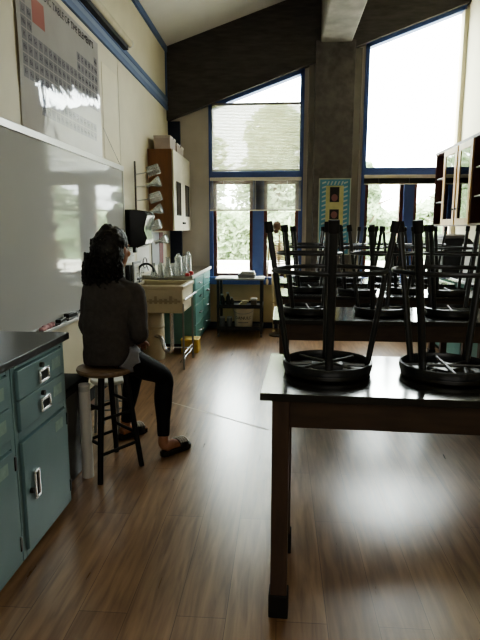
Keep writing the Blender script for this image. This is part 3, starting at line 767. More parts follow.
# wall cabinet with cream doors
WC0, WC1 = 6.57, 7.80
wc = thing('wall_cabinet', 'brown wall cabinet with cream doors in the far left corner', 'cabinet', (XL, WC0, 1.44))
MB().bx(0, .29, 0, WC1-WC0, 0, .975).build('carcass', M['cabwood'], wc, bevel=.003, smooth=False)
for i in range(2):
    a = .01+i*.61; d = MB().bx(.292, .312, a, a+.60, .005, .97).build('door', M['creamdoor'], wc, bevel=.003, smooth=False)
    MB().bx(.3125, .316, a+.17, a+.43, .20, .60).build('door_window', M['dark_glass'], d, smooth=False)
    f = MB(); ya, yb, za, zb, t = a+.16, a+.44, .19, .61, .012
    f.bx(.3125, .320, ya, yb, za, za+t); f.bx(.3125, .320, ya, yb, zb-t, zb); f.bx(.3125, .320, ya, ya+t, za, zb); f.bx(.3125, .320, yb-t, yb, za, zb); f.build('window_beading', M['blackmat'], d, smooth=False)
    y = a+(.55 if i == 0 else .05)
    MB().tube([(.312, y, .10), (.335, y, .10)], .014, 12).build('knob', M['black'], d)
for (ya, yb, xa, xb, h, lb) in ((6.66, 7.0, .06, .26, .17, 'pale cardboard box on top of the brown wall cabinet, nearer one'), (7.05, 7.5, .06, .27, .14, 'pale pinkish box on top of the brown wall cabinet, nearer the window')):
    t = thing('storage_box', lb, 'box', (XL+xa, ya, 2.416), 0, 'boxes on the wall cabinet')
    MB().bx(0, xb-xa, 0, yb-ya, 0, h-.03).build('box_body', mat('pinkish_card', '#b8aca8', .8), t, bevel=.003); MB().bx(-.004, xb-xa+.004, -.004, yb-ya+.004, h-.03, h).build('lid', mat('pale_card', '#c6bdb9', .8), t, bevel=.003)
    MB().tube([(xb-xa+.004, (yb-ya)/2, h-.015), (xb-xa+.01, (yb-ya)/2, h-.015)], .012, 10).build('clasp', M['black'], t)

# ------------------------------------------------------------------ utility sink
sk = thing('utility_sink', 'cream utility sink on a metal leg frame behind the woman', 'sink', (-1.60, 5.36, 0))
def ring_box(b, x0, x1, y0, y1, z0, z1, t):
    b.bx(x0, x1, y0, y0+t, z0, z1); b.bx(x0, x1, y1-t, y1, z0, z1); b.bx(x0, x0+t, y0+t, y1-t, z0, z1); b.bx(x1-t, x1, y0+t, y1-t, z0, z1)
b = MB(); ring_box(b, 0, .60, 0, .66, .60, .86, .035); b.bx(.035, .565, .035, .625, .60, .63); b.build('basin', M['sink'], sk, bevel=.012)
b = MB(); ring_box(b, -.005, .615, -.012, .672, .845, .885, .06); b.build('rim', M['sink'], sk, bevel=.01)
MB().bx(-.01, .0, .02, .64, .885, .98).build('backsplash', M['sink'], sk, bevel=.004)
b = MB(); b.bx(.08, .58, -.012, -.001, .715, .735)
for i in range(9): b.bx(.10+i*.052, .13+i*.052, -.014, -.001, .70, .75 + (.03 if i % 3 == 1 else 0))
b.build('moulded_band', mat('sink_band', '#9f9378', .5), sk, bevel=.003)
for x, y in ((.60, .02), (.61, .55), (.04, .02), (.04, .62)):
    MB().tube([(x, y, .0), (x, y, .70)], .011, 10).build('leg', M['steel'], sk)
b = MB(); b.tube([(.625, -.01, .745), (.632, .67, .745)], .010, 8); b.tube([(.60, .02, .12), (.61, .55, .12)], .009, 8); b.tube([(.04, .55, .12), (.61, .55, .12)], .009, 8); b.tube([(.60, .02, .17), (.61, .55, .17)], .007, 8)
b.build('frame_rail', M['chrome'], sk)
b = MB(); b.tube(crom([(.42, .30, .60), (.42, .30, .35), (.42, .30, .20), (.40, .30, .13), (.34, .32, .14), (.30, .34, .24), (.25, .38, .28), (.04, .42, .28)], 6), .022, 12); b.build('drain_pipe', M['chrome'], sk)
b = MB(); b.tube(crom([(.06, .33, .885), (.06, .33, .98), (.08, .33, 1.06), (.16, .33, 1.09), (.22, .33, 1.05), (.23, .33, 1.0)], 6), .013, 12); b.tube([(.06, .25, .93), (.06, .41, .93)], .018, 10)
f = b.build('faucet', M['blackmetal'], sk)
for y in (.25, .41): MB().tube([(.06, y, .945), (.06, y, .985), (.10, y, .99)], .010, 8).build('tap_handle', M['chrome'], f)
# things round the sink
yb_ = thing('yellow_box', 'yellow plastic tub on the floor under the far end of the sink', 'tub', (-1.17, 6.14, 0))
b = MB(); ring_box(b, 0, .20, 0, .20, 0, .15, .012); b.bx(.012, .188, .012, .188, 0, .01); b.build('tub_body', M['yellow'], yb_, bevel=.008); MB().bx(-.008, .208, -.008, .208, .15, .168).build('lid', mat('yellow_lid', '#d3b765', .5), yb_, bevel=.006)
dm = thing('cream_drum', 'tall cream container against the wall under the sink', 'container', (-1.43, 5.85, 0))
MB().lathe([(0, 0), (.12, 0), (.125, .02), (.125, .53), (.115, .55), (0, .55)], 28).build('container_body', M['sink'], dm); MB().lathe([(.1255, .36), (.13, .365), (.13, .385), (.1255, .39)], 28, closed=True).build('hoop', mat('hoop', '#a59a80', .5), dm)
fr = thing('framed_notice', 'grey framed white notice standing behind the sink by the woman\'s shoulder', 'notice', (-1.535, 5.64, .98))
MB().bx(-.012, .0, -.16, .16, -.10, .14).build('frame', M['grey'], fr, bevel=.003); MB().bx(.0005, .003, -.13, .13, -.075, .115).build('sheet', M['paper'], fr, smooth=False)
b = MB()
for i in range(5): b.bx(.0032, .004, -.09, .06+.02*(i % 3), .07-i*.03, .078-i*.03)
b.build('faint_marks', M['lightgrey'], fr, smooth=False)
bb = thing('black_box', 'small black box on the wall between the woman and framed notice', 'box', (XL+.002, 5.46, .92))
MB().bx(0, .06, -.05, .06, 0, .17).build('case', M['black'], bb, bevel=.005); MB().bx(.0605, .063, .035, .05, .02, .15).build('stripe', M['paper'], bb, smooth=False)
for (ya, yb2, za, zb, lb) in ((5.93, 6.50, .95, 1.27, 'large white sheet pinned on the wall above the sink'), (5.46, 5.83, 1.10, 1.26, 'pale sheet on the wall just under the towel dispenser')):
    t = thing('wall_sheet', lb, 'paper', (XL+.002, ya, za)); MB().bx(0, .003, 0, yb2-ya, 0, zb-za).build('sheet', M['paper'], t, smooth=False)
    b = MB()
    for i in range(7): b.bx(.0032, .004, random.uniform(.05, .2), random.uniform(.22, yb2-ya-.03), .03+i*.02, .034+i*.02)
    b.build('faint_marks', M['grey'], t, smooth=False)
o = MB().tube([(XL+.03, 6.18+.07*cos(a)*1.3, 1.07+.06*sin(a)) for a in [i*.3 for i in range(20)]] + [(XL+.03, 6.33, .97)], .006, 8).build('hose_coil', M['black'])
tag(o, 'black coiled hose hanging in front of the white sheet', 'hose')

# ------------------------------------------------------------------ far teal cabinet with glassware
fc = thing('lab_cabinet', 'teal drawer cabinet in the far left corner beneath the wall cabinet', 'cabinet', (-1.04, 6.35, 0))
W = 1.42
b = MB(); b.bx(-.56, -.018, 0, W, .06, .895); ring = [(0, .03), (W/2-.015, W/2+.015), (W-.03, W)]
for a, c_ in ring: b.bx(-.018, 0, a, c_, .06, .895)
b.bx(-.018, 0, .03, W-.03, .875, .895); b.bx(-.018, 0, .03, W-.03, .06, .08)
b.build('carcass', M['teal_far'], fc, bevel=.002, smooth=False); MB().bx(-.54, -.05, 0.01, W-.01, 0, .06).build('plinth', M['blackmat'], fc, smooth=False)
for i in range(2):
    a = .033+i*(W/2-.015); e = a+W/2-.05
    for za, zb in ((.715, .87), (.54, .705), (.30, .53), (.085, .29)):
        d = MB().bx(-.016, .010, a, e, za, zb).build('drawer', M['teal_far'], fc, bevel=.003, smooth=False)
        ym = (a+e)/2; zm = (za+zb)/2
        MB().tube([(.01, ym-.06, zm), (.035, ym-.055, zm), (.035, ym+.055, zm), (.01, ym+.06, zm)], .007, 8).build('pull_handle', M['blackmetal'] if (i == 0 and za < .6 and za > .2) else M['chrome'], d)
b = MB(); b.bx(-1.61, -1.02, 6.341, 7.79, .898, .93); b.bx(-1.61, -1.02, 6.10, 6.341, .865, .93)
o = b.build('lab_countertop', M['epoxy'], bevel=.004); tag(o, 'black countertop holding glassware over the far teal cabinet', 'countertop')
o = MB().bx(-1.019, -1.012, 6.10, 7.79, .892, .932).build('counter_edge_glint', M['lightgrey'], smooth=False); o.parent = D.objects['lab_countertop.001'] if 'lab_countertop.001' in D.objects else None  # pale strip stands in for the specular shine along the counter edge
for (px, py, kd, r, h, lb) in ((154, 277.5, 'flask', .045, .16, 'conical glass flask nearest the sink on the far counter'), (161, 278, 'bottle', .035, .17, 'clear glass bottle second from the sink on the far counter'),
        (168, 277, 'flask', .06, .22, 'large conical flask in the middle of the far counter'), (174, 274, 'beaker', .04, .13, 'glass beaker right of the large flask on the far counter'),
        (178.5, 275.5, 'bottle', .042, .25, 'tall clear bottle on the far counter beside the red cap'), (183.5, 272.5, 'beaker', .042, .20, 'tall beaker behind the red cap on the far counter'), (188, 270.5, 'bottle', .045, .24, 'tall bottle nearest the window end of the far counter')):
    q = on(px, py, 2, .93)
    beaker(lb, (q.x, q.y, .931), r, h, 'glassware on the far counter', None, kd if kd != 'bottle' else 'glass_bottle', kd)
for i, (px, py, lb) in enumerate(((186, 275.5, 'red plastic cap on the far counter, left of two'), (190, 273.5, 'red plastic cap on the far counter, right of two'))):
    q = on(px, py, 2, .93); t = thing('red_cap', lb, 'cap', (q.x+.03, q.y-.08, .931), 0, 'red caps on the far counter')
    MB().lathe([(0, .035), (.018, .035), (.026, .028), (.028, 0), (0, 0)], 18).build('cap', M['red'], t); MB().lathe([(.0285, .004), (.030, .004), (.030, .010), (.0285, .010)], 18, closed=True).build('grip_band', mat('dark_red', '#8a1c22', .5), t)
pn = thing('wall_picture', 'grey and red panel on the wall behind the glassware', 'picture', (XL+.002, 6.62, 1.0))
MB().bx(0, .012, 0, .40, 0, .42).build('grey_sheet', M['grey'], pn, smooth=False); MB().bx(0, .014, .41, .62, 0, .42).build('red_sheet', M['redbrown'], pn, smooth=False); MB().bx(0, .016, .625, .66, 0, .42).build('white_edge', M['paper'], pn, smooth=False)

# ------------------------------------------------------------------ cart by the window
CX0, CX1, CY0, CY1 = -.86, -.235, 7.12, 7.55
ct = thing('utility_cart', 'black three-shelf utility cart under the left window', 'cart', (CX0, CY0, 0))
w, d = CX1-CX0, CY1-CY0
for z, mm, nm in ((.785, M['lightgrey'], 'top_shelf'), (.40, M['blackmetal'], 'shelf'), (.10, M['blackmetal'], 'shelf')):  # top shelf pale: reflected light put into its colour
    b = MB(); b.bx(-.02 if nm == 'top_shelf' else .0, w+(.02 if nm == 'top_shelf' else 0), 0, d, z, z+.022)
    if nm == 'shelf': ring_box(b, 0, w, 0, d, z+.022, z+.05, .01)
    b.build(nm, mm, ct, bevel=.004)
for x in (.02, w-.02):
    for y in (.02, d-.02):
        MB().bx(x-.018, x+.018, y-.018, y+.018, .09, .785).build('post', M['blackmetal'], ct, bevel=.003)
        cs = MB().bx(x-.014, x+.014, y-.02, y+.02, .05, .09).build('caster_fork', M['blackmetal'], ct)
        MB().tube([(x-.012, y, .03), (x+.012, y, .03)], .03, 16).build('wheel', M['grey'], cs)
sc = thing('scanner', 'low grey machine on top of the black cart', 'scanner', (-.58, 7.2, .808))
MB().bx(0, .24, 0, .22, 0, .05).build('case', M['grey'], sc, bevel=.01); MB().prism([(.01, .05), (.23, .05), (.22, .085), (.06, .085)], 1, .02, .2).build('lid', M['lightgrey'], sc, bevel=.006)
o = MB().bx(-.83, -.62, 7.17, 7.40, .8075, .811).build('paper_sheet', M['paper'], smooth=False); tag(o, 'white paper lying on the left of the cart top', 'paper')
o = MB().bx(-.30, -.21, 7.2, 7.38, .8075, .818).build('paper_stack', M['paper'], smooth=False); tag(o, 'small stack of paper at the right end of the cart top', 'paper')
bk = thing('bucket', 'pale plastic bucket with black lettering on the bottom shelf of the cart', 'bucket', (-.505, 7.30, .123))
MB().lathe([(0, 0), (.118, 0), (.122, .01), (.138, .235), (.143, .235), (.143, .262), (.134, .262), (.116, .012), (0, .012)], 36).build('bucket_body', M['bucket'], bk)
b = MB()
def wrap(me, b, zc_, R0):
    for_v = []
    for v in me.vertices:
        a = -pi/2 + v.co.x/R0; z = zc_+v.co.y; R = .122+.016*(z-.01)/.225+.0015
        for_v.append(b._v((R*cos(a), R*sin(a), z)))
    for p in me.polygons: b._f([for_v[i] for i in p.vertices])
wrap(BUCKET, b, .135, .13)
b.build('lettering', M['blackmat'], bk, smooth=False)
b = MB()
for i in range(9):
    a0 = -pi/2-.55+i*.13; R = .1275
    b.quad(*[(R*cos(a), R*sin(a), z) for a, z in ((a0, .065), (a0+.09, .065), (a0+.09, .08), (a0, .08))])
b.build('faint_marks', M['grey'], bk, smooth=False)
b = MB().tube([(.141*cos(a), .141*sin(a)-.004, .245-.05*sin(-a)) for a in [-pi*i/14 for i in range(15)]], .003, 6); b.build('bail_handle', M['steel'], bk)
for x, z, lb in ((-.80, .123, 'grey jar at the left end of the cart bottom shelf'), (-.70, .123, 'grey jar beside the bucket on the cart bottom shelf')):
    t = thing('jar', lb, 'jar', (x+.0, 7.28, z), 0, 'jars on the cart'); MB().lathe([(0, 0), (.038, 0), (.04, .1), (.034, .12), (0, .12)], 18).build('jar_body', M['grey'], t); MB().lathe([(0, .121), (.037, .121), (.037, .14), (0, .14)], 18).build('lid', M['lightgrey'], t)
for x, y, h, lb in ((-.79, 7.24, .16, 'dark bottle at the left end of the cart middle shelf'), (-.72, 7.30, .18, 'dark bottle second from left on the cart middle shelf'), (-.66, 7.22, .12, 'short dark bottle third from left on the cart middle shelf')):
    t = thing('spray_bottle', lb, 'bottle', (x, y, .423), 0, 'bottles on the cart'); MB().lathe([(0, 0), (.028, 0), (.03, h*.6), (.012, h*.8), (.012, h*.88), (0, h*.88)], 16).build('bottle_body', M['black'], t); MB().bx(-.025, .012, -.01, .01, h*.88, h).build('cap', M['lightgrey'], t, bevel=.004)
for i in range(3):
    t = MB().bx(-.045, .045, -.035, .035, 0, .024).build('sponge', mat('pale_sponge', '#b9ae86', .9, bump=.4, bscale=200), bevel=.006); t.location = (-.50+.02*(i-1), 7.24, .423+.0245*i); t.rotation_euler = (0, 0, .15*i)
    tag(t, ['bottom sponge of the pale pile on the cart middle shelf', 'middle sponge of the pale pile on the cart shelf', 'top sponge of the pale pile on the cart middle shelf'][i], 'sponge', 'sponges on the cart')
t = thing('small_box', 'small white topped box at the right of the cart middle shelf', 'box', (-.36, 7.24, .423)); MB().bx(-.04, .04, -.04, .04, 0, .085).build('box_body', mat('tan_card', '#7d6f5c', .7), t, bevel=.002); MB().bx(-.043, .043, -.043, .043, .08, .105).build('lid', M['paper'], t, bevel=.003)

# ------------------------------------------------------------------ column poster
cp = thing('column_poster', 'yellow poster with blue zigzag border on the column between windows', 'poster', (.52, YF-.142, 1.10))
w, h = .445, 1.06
MB().bx(0, w, -.006, 0, 0, h).build('backing', mat('pale_border', '#bdc0ae', .7), cp, smooth=False)
b = MB(); t = .085; b.bx(.015, .015+t, -.008, -.0062, .015, h-.015); b.bx(w-.015-t, w-.015, -.008, -.0062, .015, h-.015); b.bx(.015+t, w-.015-t, -.008, -.0062, h-.015-t, h-.015); b.bx(.015+t, w-.015-t, -.008, -.0062, .015, .015+t); b.build('blue_border', mat('border_blue', '#5793ae', .6), cp, smooth=False)
b = MB()
for i in range(16):
    z = .05+i*.062
    for x0, x1 in ((.045, .10), (w-.10, w-.045)): b.quad((x0, -.009, z), (x1, -.009, z+.02), (x1, -.009, z+.042), (x0, -.009, z+.022))
for i in range(5):
    x = .11+i*.048; b.quad((x, -.009, h-.09), (x+.02, -.009, h-.04), (x+.04, -.009, h-.04), (x+.02, -.009, h-.09))
b.build('zigzag', mat('border_white', '#b5c4c4', .6), cp, smooth=False)
MB().bx(.10, w-.10, -.009, -.0085, .10, h-.10).build('yellow_field', mat('poster_yellow', '#c3c08a', .7), cp, smooth=False)
for (xa, xb, za, zb) in ((.155, .285, .735, .94), (.155, .285, .50, .635)):
    f = MB().bx(xa, xb, -.012, -.0095, za, zb).build('photo', mat('dark_photo', '#1e1a18', .5), cp, smooth=False)
    MB().sphere(((xa+xb)/2, -.0125, za+.06), (.045, .001, .05), 12, 6).build('photo_subject', mat('photo_pink', '#8a5a58', .6), f)

# ------------------------------------------------------------------ lab tables
def make_table(label, L, Wd, T, bl_in):
    t = thing('lab_table', label, 'table', (0,0,0), 0, 'black-topped lab tables')
    b = MB().bx(0, L, 0, Wd, T-.028, T)
    for f_ in b.bm.faces:
        f_.normal_update(); f_.material_index = 0 if f_.calc_center_median().z > T-.001 else 1
    b.build('tabletop', [M['epoxy'], M['black']], t, bevel=.002, smooth=False)
    b = MB(); z0, z1 = T-.138, T-.029
    b.bx(.075, L-.075, .045, .07, z0, z1); b.bx(.075, L-.075, Wd-.07, Wd-.045, z0, z1); b.bx(.05, .075, .045, Wd-.045, z0, z1); b.bx(L-.075, L-.05, .045, Wd-.045, z0, z1)
    b.build('apron', M['tablewood'], t, bevel=.002, smooth=False)
    for x in (.072, L-.072):
        for y in (.055, Wd-.09-bl_in):
            lg = MB().bx(x-.031, x+.031, y-.031, y+.031, .0, T-.029).build('leg', M['legwood'], t, bevel=.004, smooth=False)
            MB().bx(x-.037, x+.037, y-.037, y+.037, .001, .095).build('rubber_boot', M['blackmat'], lg, bevel=.004)
    return t
T = .89
def tablepos(i): return [(-.066, 1.785, -2.6), (-.043, 3.32, -.3), (-.019, 4.56, 0), (-.004, 5.70, 0)][i]
labs = ['nearest black-topped lab table with two stools upturned on it', 'second black-topped lab table from the front, with upturned stools', 'third black-topped lab table from the front, with upturned stools', 'farthest black-topped lab table, closest to the windows']
tb = make_table(labs[0], 1.83, .61, T, .05)
tables = [tb]
for i in range(1, 4):
    c = copy_tree(tb); c['label'] = labs[i]; tables.append(c)
for i, c in enumerate(tables):
    x, y, a = tablepos(i); c.location = (x, y, 0); c.rotation_euler = (0, 0, radians(a))

# ------------------------------------------------------------------ upturned stools
def make_stool():
    t = thing('metal_stool', 'x', 'stool', (0,0,0), 0, 'stools upturned on the tables')
    MB().lathe([(0, 0), (.160, 0), (.169, .006), (.171, .014), (.168, .022), (0, .022)], 44).build('seat', M['black'], t)
    MB().lathe([(.164, .0225), (.174, .0225), (.176, .032), (.174, .050), (.167, .052), (.163, .045)], 44, closed=True).build('seat_rim', M['blackmetal'], t)
    b = MB(); b.bx(-.06, .06, -.045, .045, .0225, .036); b.tube([(-.157, 0, .03), (-.06, 0, .032)], .007, 8); b.tube([(.06, 0, .032), (.157, 0, .03)], .007, 8)
    for a in (pi/4, 3*pi/4): b.tube([(-.157*cos(a), -.157*sin(a), .040), (.157*cos(a), .157*sin(a), .040)], .0055, 8)
    b.build('seat_bracket', mat('dull_steel', '#5d5f5e', .35, metal=.8), t, bevel=.002)
    for k in range(4):
        a = k*pi/2; c, s_ = cos(a), sin(a)
        b = MB(); b.tube([(.155*c, .155*s_, .026), (.238*c, .238*s_, .572)], [(.0115, .0155), (.0115, .0155)], 12, up=(c, s_, 0)); lg = b.build('leg', M['blackmetal'], t)
        b = MB(); b.tube([(.2345*c, .2345*s_, .549), (.2412*c, .2412*s_, .592)], [(.0165, .019), (.0165, .019)], 12, up=(c, s_, 0)); b.build('foot_cap', M['blackmat'], lg)
    MB().lathe([(.214+.009*cos(a)*.8, .407+.009*sin(a)) for a in [2*pi*j/8 for j in range(8)]], 44, closed=True).build('foot_ring', M['blackmetal'], t)
    return t
st0 = make_stool(); first = True
rowname = ['nearest', 'second', 'third', 'farthest']
spots = [(0, 327, 2.085, -3), (0, 445, 2.07, 43)]
spots += [(1, x, 3.62, a) for x, a in ((308, 47), (380, 62), (450, 35))]
spots += [(2, x, Y, a) for x, Y, a in ((310, 4.96, 48), (357, 4.78, 42), (404, 4.96, 50), (448, 4.78, 40))]
spots += [(3, x, Y, a) for x, Y, a in ((307, 6.09, 44), (345, 5.93, 48), (384, 6.09, 42), (422, 5.93, 46))]
ordn = {2: ['left one', 'right one'], 3: ['leftmost', 'middle one', 'rightmost'], 4: ['leftmost', 'second from left', 'third from left', 'rightmost']}
cnt = {}
for (r, px, Y, a) in spots: cnt[r] = cnt.get(r, 0)+1
seen = {}
for (r, px, Y, a) in spots:
    o = st0 if first else copy_tree(st0); first = False
    q = on(px, 320, 1, Y); i = seen.get(r, 0); seen[r] = i+1
    # x from the column at the height of the seat
    d = fw + rt*((px-240)/F) + upv*((320-(230+F*.56/Y))/F); X = d.x/d.y*Y
    o.location = (X, Y, T+.001); o.rotation_euler = (0, 0, radians(a))
    nm = {0: 'nearest lab table', 1: 'second lab table from the front', 2: 'third lab table from the front', 3: 'farthest lab table'}[r]
    o['label'] = 'upturned black metal stool, %s on the %s' % (ordn[cnt[r]][i], nm)

# pale line on the floor
a, b_ = Vector((-1.0, 4.36, 0)), Vector((-.08, 3.73, 0)); dd = (b_-a).normalized(); nn_ = Vector((-dd.y, dd.x, 0))*.006
b = MB(); b.quad(a-nn_+V(0,0,.0012), b_-nn_+V(0,0,.0012), b_+nn_+V(0,0,.0012), a+nn_+V(0,0,.0012))
o = b.build('floor_line', mat('pale_line', '#c2b199', .5), smooth=False); tag(o, 'thin pale strip across the wood floor', 'tape')

# ------------------------------------------------------------------ right-hand side
rc = thing('display_cabinet', 'dark red-brown wall cabinet with glass doors on the right wall', 'cabinet', (2.10, 5.2, 1.50))
L = 2.5; b = MB()
b.bx(0, .335, 0, L, 0, .025); b.bx(0, .335, 0, L, .94, .965); b.bx(.315, .335, 0, L, .025, .94)
for y in (0, .45, 1.00, 1.52, 2.08, L-.02): b.bx(0.0, .315, y, y+.02, .025, .94)
b.build('carcass', M['darkcab'], rc, smooth=False)
b = MB(); b.bx(.02, .31, .02, L-.02, .31, .325); b.bx(.02, .31, .02, L-.02, .62, .635); b.build('inner_shelf', M['lightgrey'], rc, smooth=False)
MB().bx(-.012, .0, 0, L, .945, .975).build('top_moulding', M['darkcab'], rc, smooth=False)
for a, c_ in ((1.02, 1.50), (1.55, 2.07)):
    f = MB(); t = .075; f.bx(-.02, -.001, a, c_, .01, .01+t); f.bx(-.02, -.001, a, c_, .94-t, .94); f.bx(-.02, -.001, a, a+t, .01+t, .94-t); f.bx(-.02, -.001, c_-t, c_, .01+t, .94-t)
    d = f.build('door', M['lightwood'], rc, bevel=.003, smooth=False, label='light wood framed glass door')
    MB().bx(-.012, -.009, a+t, c_-t, .01+t, .94-t).build('pane', glassmat('door_glass%s' % a, '#8f9a98', .12, .8), d, smooth=False)
    MB().tube([(-.02, c_-.03 if a < 1.2 else a+.03, .2), (-.04, c_-.03 if a < 1.2 else a+.03, .2)], .012, 10).build('knob', M['blackmetal'], d)
rb = thing('base_cabinet', 'low teal base cabinet along the right wall under the display cabinet', 'cabinet', (1.90, 4.6, 0))
W = 3.1; b = MB(); b.bx(.02, .53, 0, W, .06, .895); b.build('carcass', M['teal_far'], rb, bevel=.002, smooth=False); MB().bx(.06, .53, .01, W-.01, 0, .06).build('plinth', M['blackmat'], rb, smooth=False)
for i in range(6):
    a = .02+i*.513; d = MB().bx(0, .019, a, a+.50, .085, .68).build('door', M['teal_far'], rb, bevel=.003, smooth=False); MB().tube([(0, a+.06, .5), (-.025, a+.06, .5), (-.025, a+.06, .6), (0, a+.06, .6)], .006, 8).build('pull_handle', M['chrome'], d)
    d = MB().bx(0, .019, a, a+.50, .70, .885).build('drawer', M['teal_far'], rb, bevel=.003, smooth=False); MB().tube([(0, a+.2, .79), (-.025, a+.2, .79), (-.025, a+.3, .79), (0, a+.3, .79)], .006, 8).build('pull_handle', M['chrome'], d)
o = MB().bx(1.87, 2.435, 4.55, 7.75, .897, .93).build('counter_slab', M['epoxy'], bevel=.004); tag(o, 'black countertop along the right wall', 'countertop')
pn = thing('printer', 'bulky dark office machine on the right counter below the display cabinet', 'printer', (1.93, 6.55, .931))
MB().prism([(0, 0), (.42, 0), (.42, .30), (.30, .42), (.0, .42)], 1, 0, .46).build('case', mat('dark_machine', '#2c2c2d', .5), pn, bevel=.012)
MB().bx(.02, .26, .03, .42, .421, .45).build('lid', M['grey'], pn, bevel=.008); MB().bx(-.06, -.001, .08, .38, .16, .175).build('paper_tray', M['black'], pn, bevel=.003)
o = MB().bx(1.97, 2.20, 6.60, 6.92, 1.383, 1.40).build('paper_stack', M['paper'], smooth=False); tag(o, 'stack of white paper on top of the dark office machine', 'paper')
wb2 = thing('white_carton', 'white carton on the right counter beyond the upturned stools', 'carton', (2.05, 5.75, .931)); MB().bx(0, .33, 0, .5, 0, .36).build('carton_body', M['paper'], wb2, bevel=.004); MB().bx(-.001, .331, .2, .3, .355, .362).build('packing_tape', M['lightgrey'], wb2, smooth=False)

# ------------------------------------------------------------------ skeleton model by the window
sm_ = thing('skeleton_model', 'anatomical skeleton model on a stand before the left window', 'model', (-.02, 7.30, 0))
MB().lathe([(0, 0), (.13, 0), (.13, .02), (.03, .035), (0, .035)], 20).build('stand_base', M['blackmetal'], sm_)
MB().tube([(0, .06, .03), (0, .06, 1.42)], .010, 8).build('stand_pole', M['steel'], sm_)
b = MB(); b.sphere((-.035, -.01, 1.50), (.062, .08, .068)); b.sphere((-.045, -.05, 1.435), (.04, .035, .035)); b.sphere((-.06, -.085, 1.45), (.013, .012, .014)); sk_ = b.build('skull', M['bone_backlit'], sm_); bake(sk_, .008, 3)
b = MB()
for i in range(14): b.sphere((-.02+.02*(1-i/14), .03, 1.38-i*.035), (.014, .014, .014), 10, 6)
b.build('spine', M['bone'], sm_)
b = MB()
for i in range(9):
    z = 1.30-i*.030; R = .07+.05*sin(pi*(i+1.5)/11)
    b.tube([(R*cos(a), R*.75*sin(a)-.02, z-.03*(1-sin(a))) for a in [2*pi*k/22 for k in range(23)]], .009, 6)
b.bx(-.015, .015, -.105, -.095, 1.06, 1.27); b.build('rib_cage', M['bone'], sm_)
b = MB(); b.torus(.085, .026, (0, 0, .90), 22, 8); b.sphere((0, .03, .90), (.04, .03, .06)); b.build('pelvis', M['bone'], sm_)
for sx in (-1, 1):
    b = MB(); b.tube([(sx*.13, 0, 1.30), (sx*.15, 0, 1.03)], [.014, .011], 8); b.tube([(sx*.15, 0, 1.02), (sx*.16, -.03, .80)], [.011, .008], 8); b.sphere((sx*.16, -.035, .75), (.018, .012, .045)); b.build('arm_bone', M['bone'], sm_)
    b = MB(); b.tube([(sx*.085, 0, .86), (sx*.075, 0, .47)], [.018, .014], 8); b.tube([(sx*.075, 0, .45), (sx*.07, .01, .10)], [.014, .010], 8); b.sphere((sx*.07, -.03, .075), (.022, .06, .016)); b.build('leg_bone', M['bone'], sm_)

# ------------------------------------------------------------------ outdoors
m = MB(); m.bx(-40, 45, YF+.3, 70, -.6, -.45); struct(m.build('ground', M['plaza'], smooth=False))
b = MB(); b.bx(-16, 22, 19.5, 19.9, -.45, .25); b.bx(-16, 22, 19.42, 19.98, .25, .33); o = b.build('garden_wall', M['stone'], smooth=False); tag(o, 'low pale garden wall outside beyond the windows', 'wall')
def tree(label, name, loc, h, r, mt, n, kind, leaf=.22):
    t = thing(name, label, 'tree', loc, 0, 'trees outside the windows')
    b = MB(); b.tube(crom([(0,0,0), (.1*r,0,h*.3), (-.05*r,.05,h*.6), (0,0,h*.93)], 4), [.16]*5+[.11]*4+[.07]*3+[.03], 8)
    for i in range(9):
        a = i*2.4; z = h*(.3+.06*i); b.tube([(0,0,z), (r*.4*cos(a), r*.4*sin(a), z+.25), (r*.75*cos(a), r*.75*sin(a), z+.5)], [.06, .035, .012], 6)
    b.build('trunk', M['bark'], t)
    b = MB()
    for i in range(n):
        u = random.random(); a = random.random()*2*pi
        if kind == 'conifer':
            z = h*(.08+.92*u); R = r*(1-u)**.8*(.75+.25*sin(z*5.5+a))*random.random()**.4; z -= R*.18
        else:
            ph = random.uniform(-1, 1); R = r*(1-ph*ph)**.5*random.random()**.35*(.8+.25*sin(3*a+4*ph)); z = h*.60+h*.42*ph
        p = Vector((R*cos(a), R*sin(a), max(.2, z)))
        d1 = Vector((random.gauss(0,1), random.gauss(0,1), random.gauss(0,.6))).normalized(); d2 = d1.orthogonal().normalized()
        l = leaf*random.uniform(.6, 1.3)
        b.quad(p-d1*l, p+d2*l*.45, p+d1*l, p-d2*l*.45)
    b.build('foliage', mt, t, smooth=False)
tree('broad leafy tree outside the left window, left of centre', 'leafy_tree', (-4.2, 22.3, -.45), 6.6, 2.1, M['leaf_a'], 4200, 'broad')
tree('leafy tree outside the left window by the blue mullion', 'leafy_tree', (-.2, 24.0, -.45), 7.0, 2.0, M['leaf_a'], 4200, 'broad')
tree('pale tree outside seen right of the column', 'conifer_tree', (3.9, 25.2, -.45), 4.8, 1.9, M['leaf_b'], 4500, 'conifer')
tree('layered conifer outside the right window, left of the mullion', 'conifer_tree', (7.3, 22.9, -.45), 5.2, 1.95, M['leaf_b'], 4500, 'conifer')
tree('layered conifer outside the right window beside the display cabinet', 'conifer_tree', (10.4, 25.3, -.45), 5.0, 1.9, M['leaf_b'], 4500, 'conifer')
b = MB()
for i in range(14000):
    x = random.uniform(-8, 14.5); y = random.uniform(28, 30); z = -.45+random.random()**.8*(3.6+.8*sin(x*.8))
    p = Vector((x, y, z)); d1 = Vector((random.gauss(0,1), random.gauss(0,1), random.gauss(0,.6))).normalized(); d2 = d1.orthogonal().normalized(); l = random.uniform(.18, .38)
    b.quad(p-d1*l, p+d2*l*.5, p+d1*l, p-d2*l*.5)
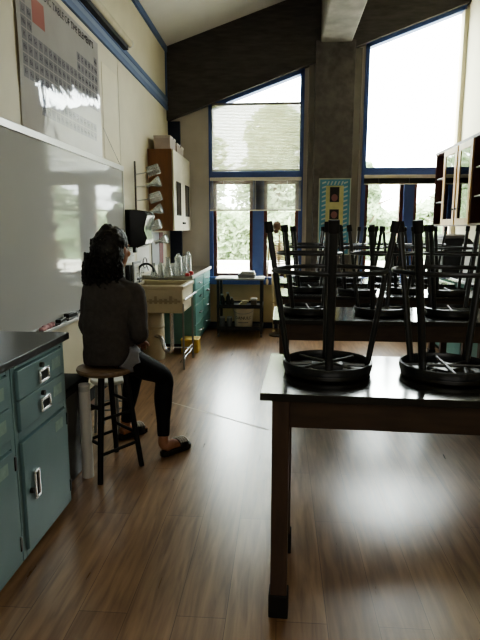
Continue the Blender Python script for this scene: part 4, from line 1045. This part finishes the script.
o = b.build('hedge', M['leaf_a'], smooth=False); tag(o, 'hazy green hedge far outside behind the trees', 'hedge', None, 'stuff')

# ------------------------------------------------------------------ light: an overcast sky through the windows
w = D.worlds.new('overcast_sky'); bpy.context.scene.world = w; w.use_nodes = True
nt = w.node_tree; bg = nt.nodes['Background']
tc = nt.nodes.new('ShaderNodeTexCoord'); sx_ = nt.nodes.new('ShaderNodeSeparateXYZ'); nt.links.new(tc.outputs['Generated'], sx_.inputs[0])
rp = nt.nodes.new('ShaderNodeValToRGB'); nt.links.new(sx_.outputs['Z'], rp.inputs[0])
rp.color_ramp.elements[0].position = 0; rp.color_ramp.elements[0].color = (.92, .93, .92, 1)
rp.color_ramp.elements[1].position = .8; rp.color_ramp.elements[1].color = (.95, .98, 1.0, 1)
nt.links.new(rp.outputs[0], bg.inputs['Color']); bg.inputs['Strength'].default_value = 5.0
for nm, x0, x1, z1 in (('left_window_portal', LX0, LX1, 3.6), ('right_window_portal', RX0, RX1, 4.35)):
    l = D.lights.new(nm, 'AREA'); l.shape = 'RECTANGLE'; l.size = x1-x0; l.size_y = z1-WZ; l.cycles.is_portal = True
    o = D.objects.new(nm, l); C.objects.link(o); o.location = ((x0+x1)/2, YF+.2, (z1+WZ)/2); o.rotation_euler = (radians(-90), 0, 0)

l = D.lights.new('rear_fill_light', 'AREA'); l.shape = 'RECTANGLE'; l.size = 2.6; l.size_y = 1.4; l.energy = 4.5; l.color = (1, .96, .9)  # added fill lamp behind the camera, lifts the darkest shadows
o = D.objects.new('rear_fill_light', l); C.objects.link(o); o.location = (.6, -1.5, 2.3); o.rotation_euler = (radians(82), 0, 0)
sc_ = bpy.context.scene
sc_.view_settings.view_transform = 'AgX'; sc_.view_settings.look = 'AgX - Medium High Contrast'; sc_.view_settings.exposure = 2.5
sc_.cycles.max_bounces = 10; sc_.cycles.diffuse_bounces = 6; sc_.cycles.transparent_max_bounces = 16
sc_.cycles.use_denoising = True; sc_.cycles.sample_clamp_indirect = 8
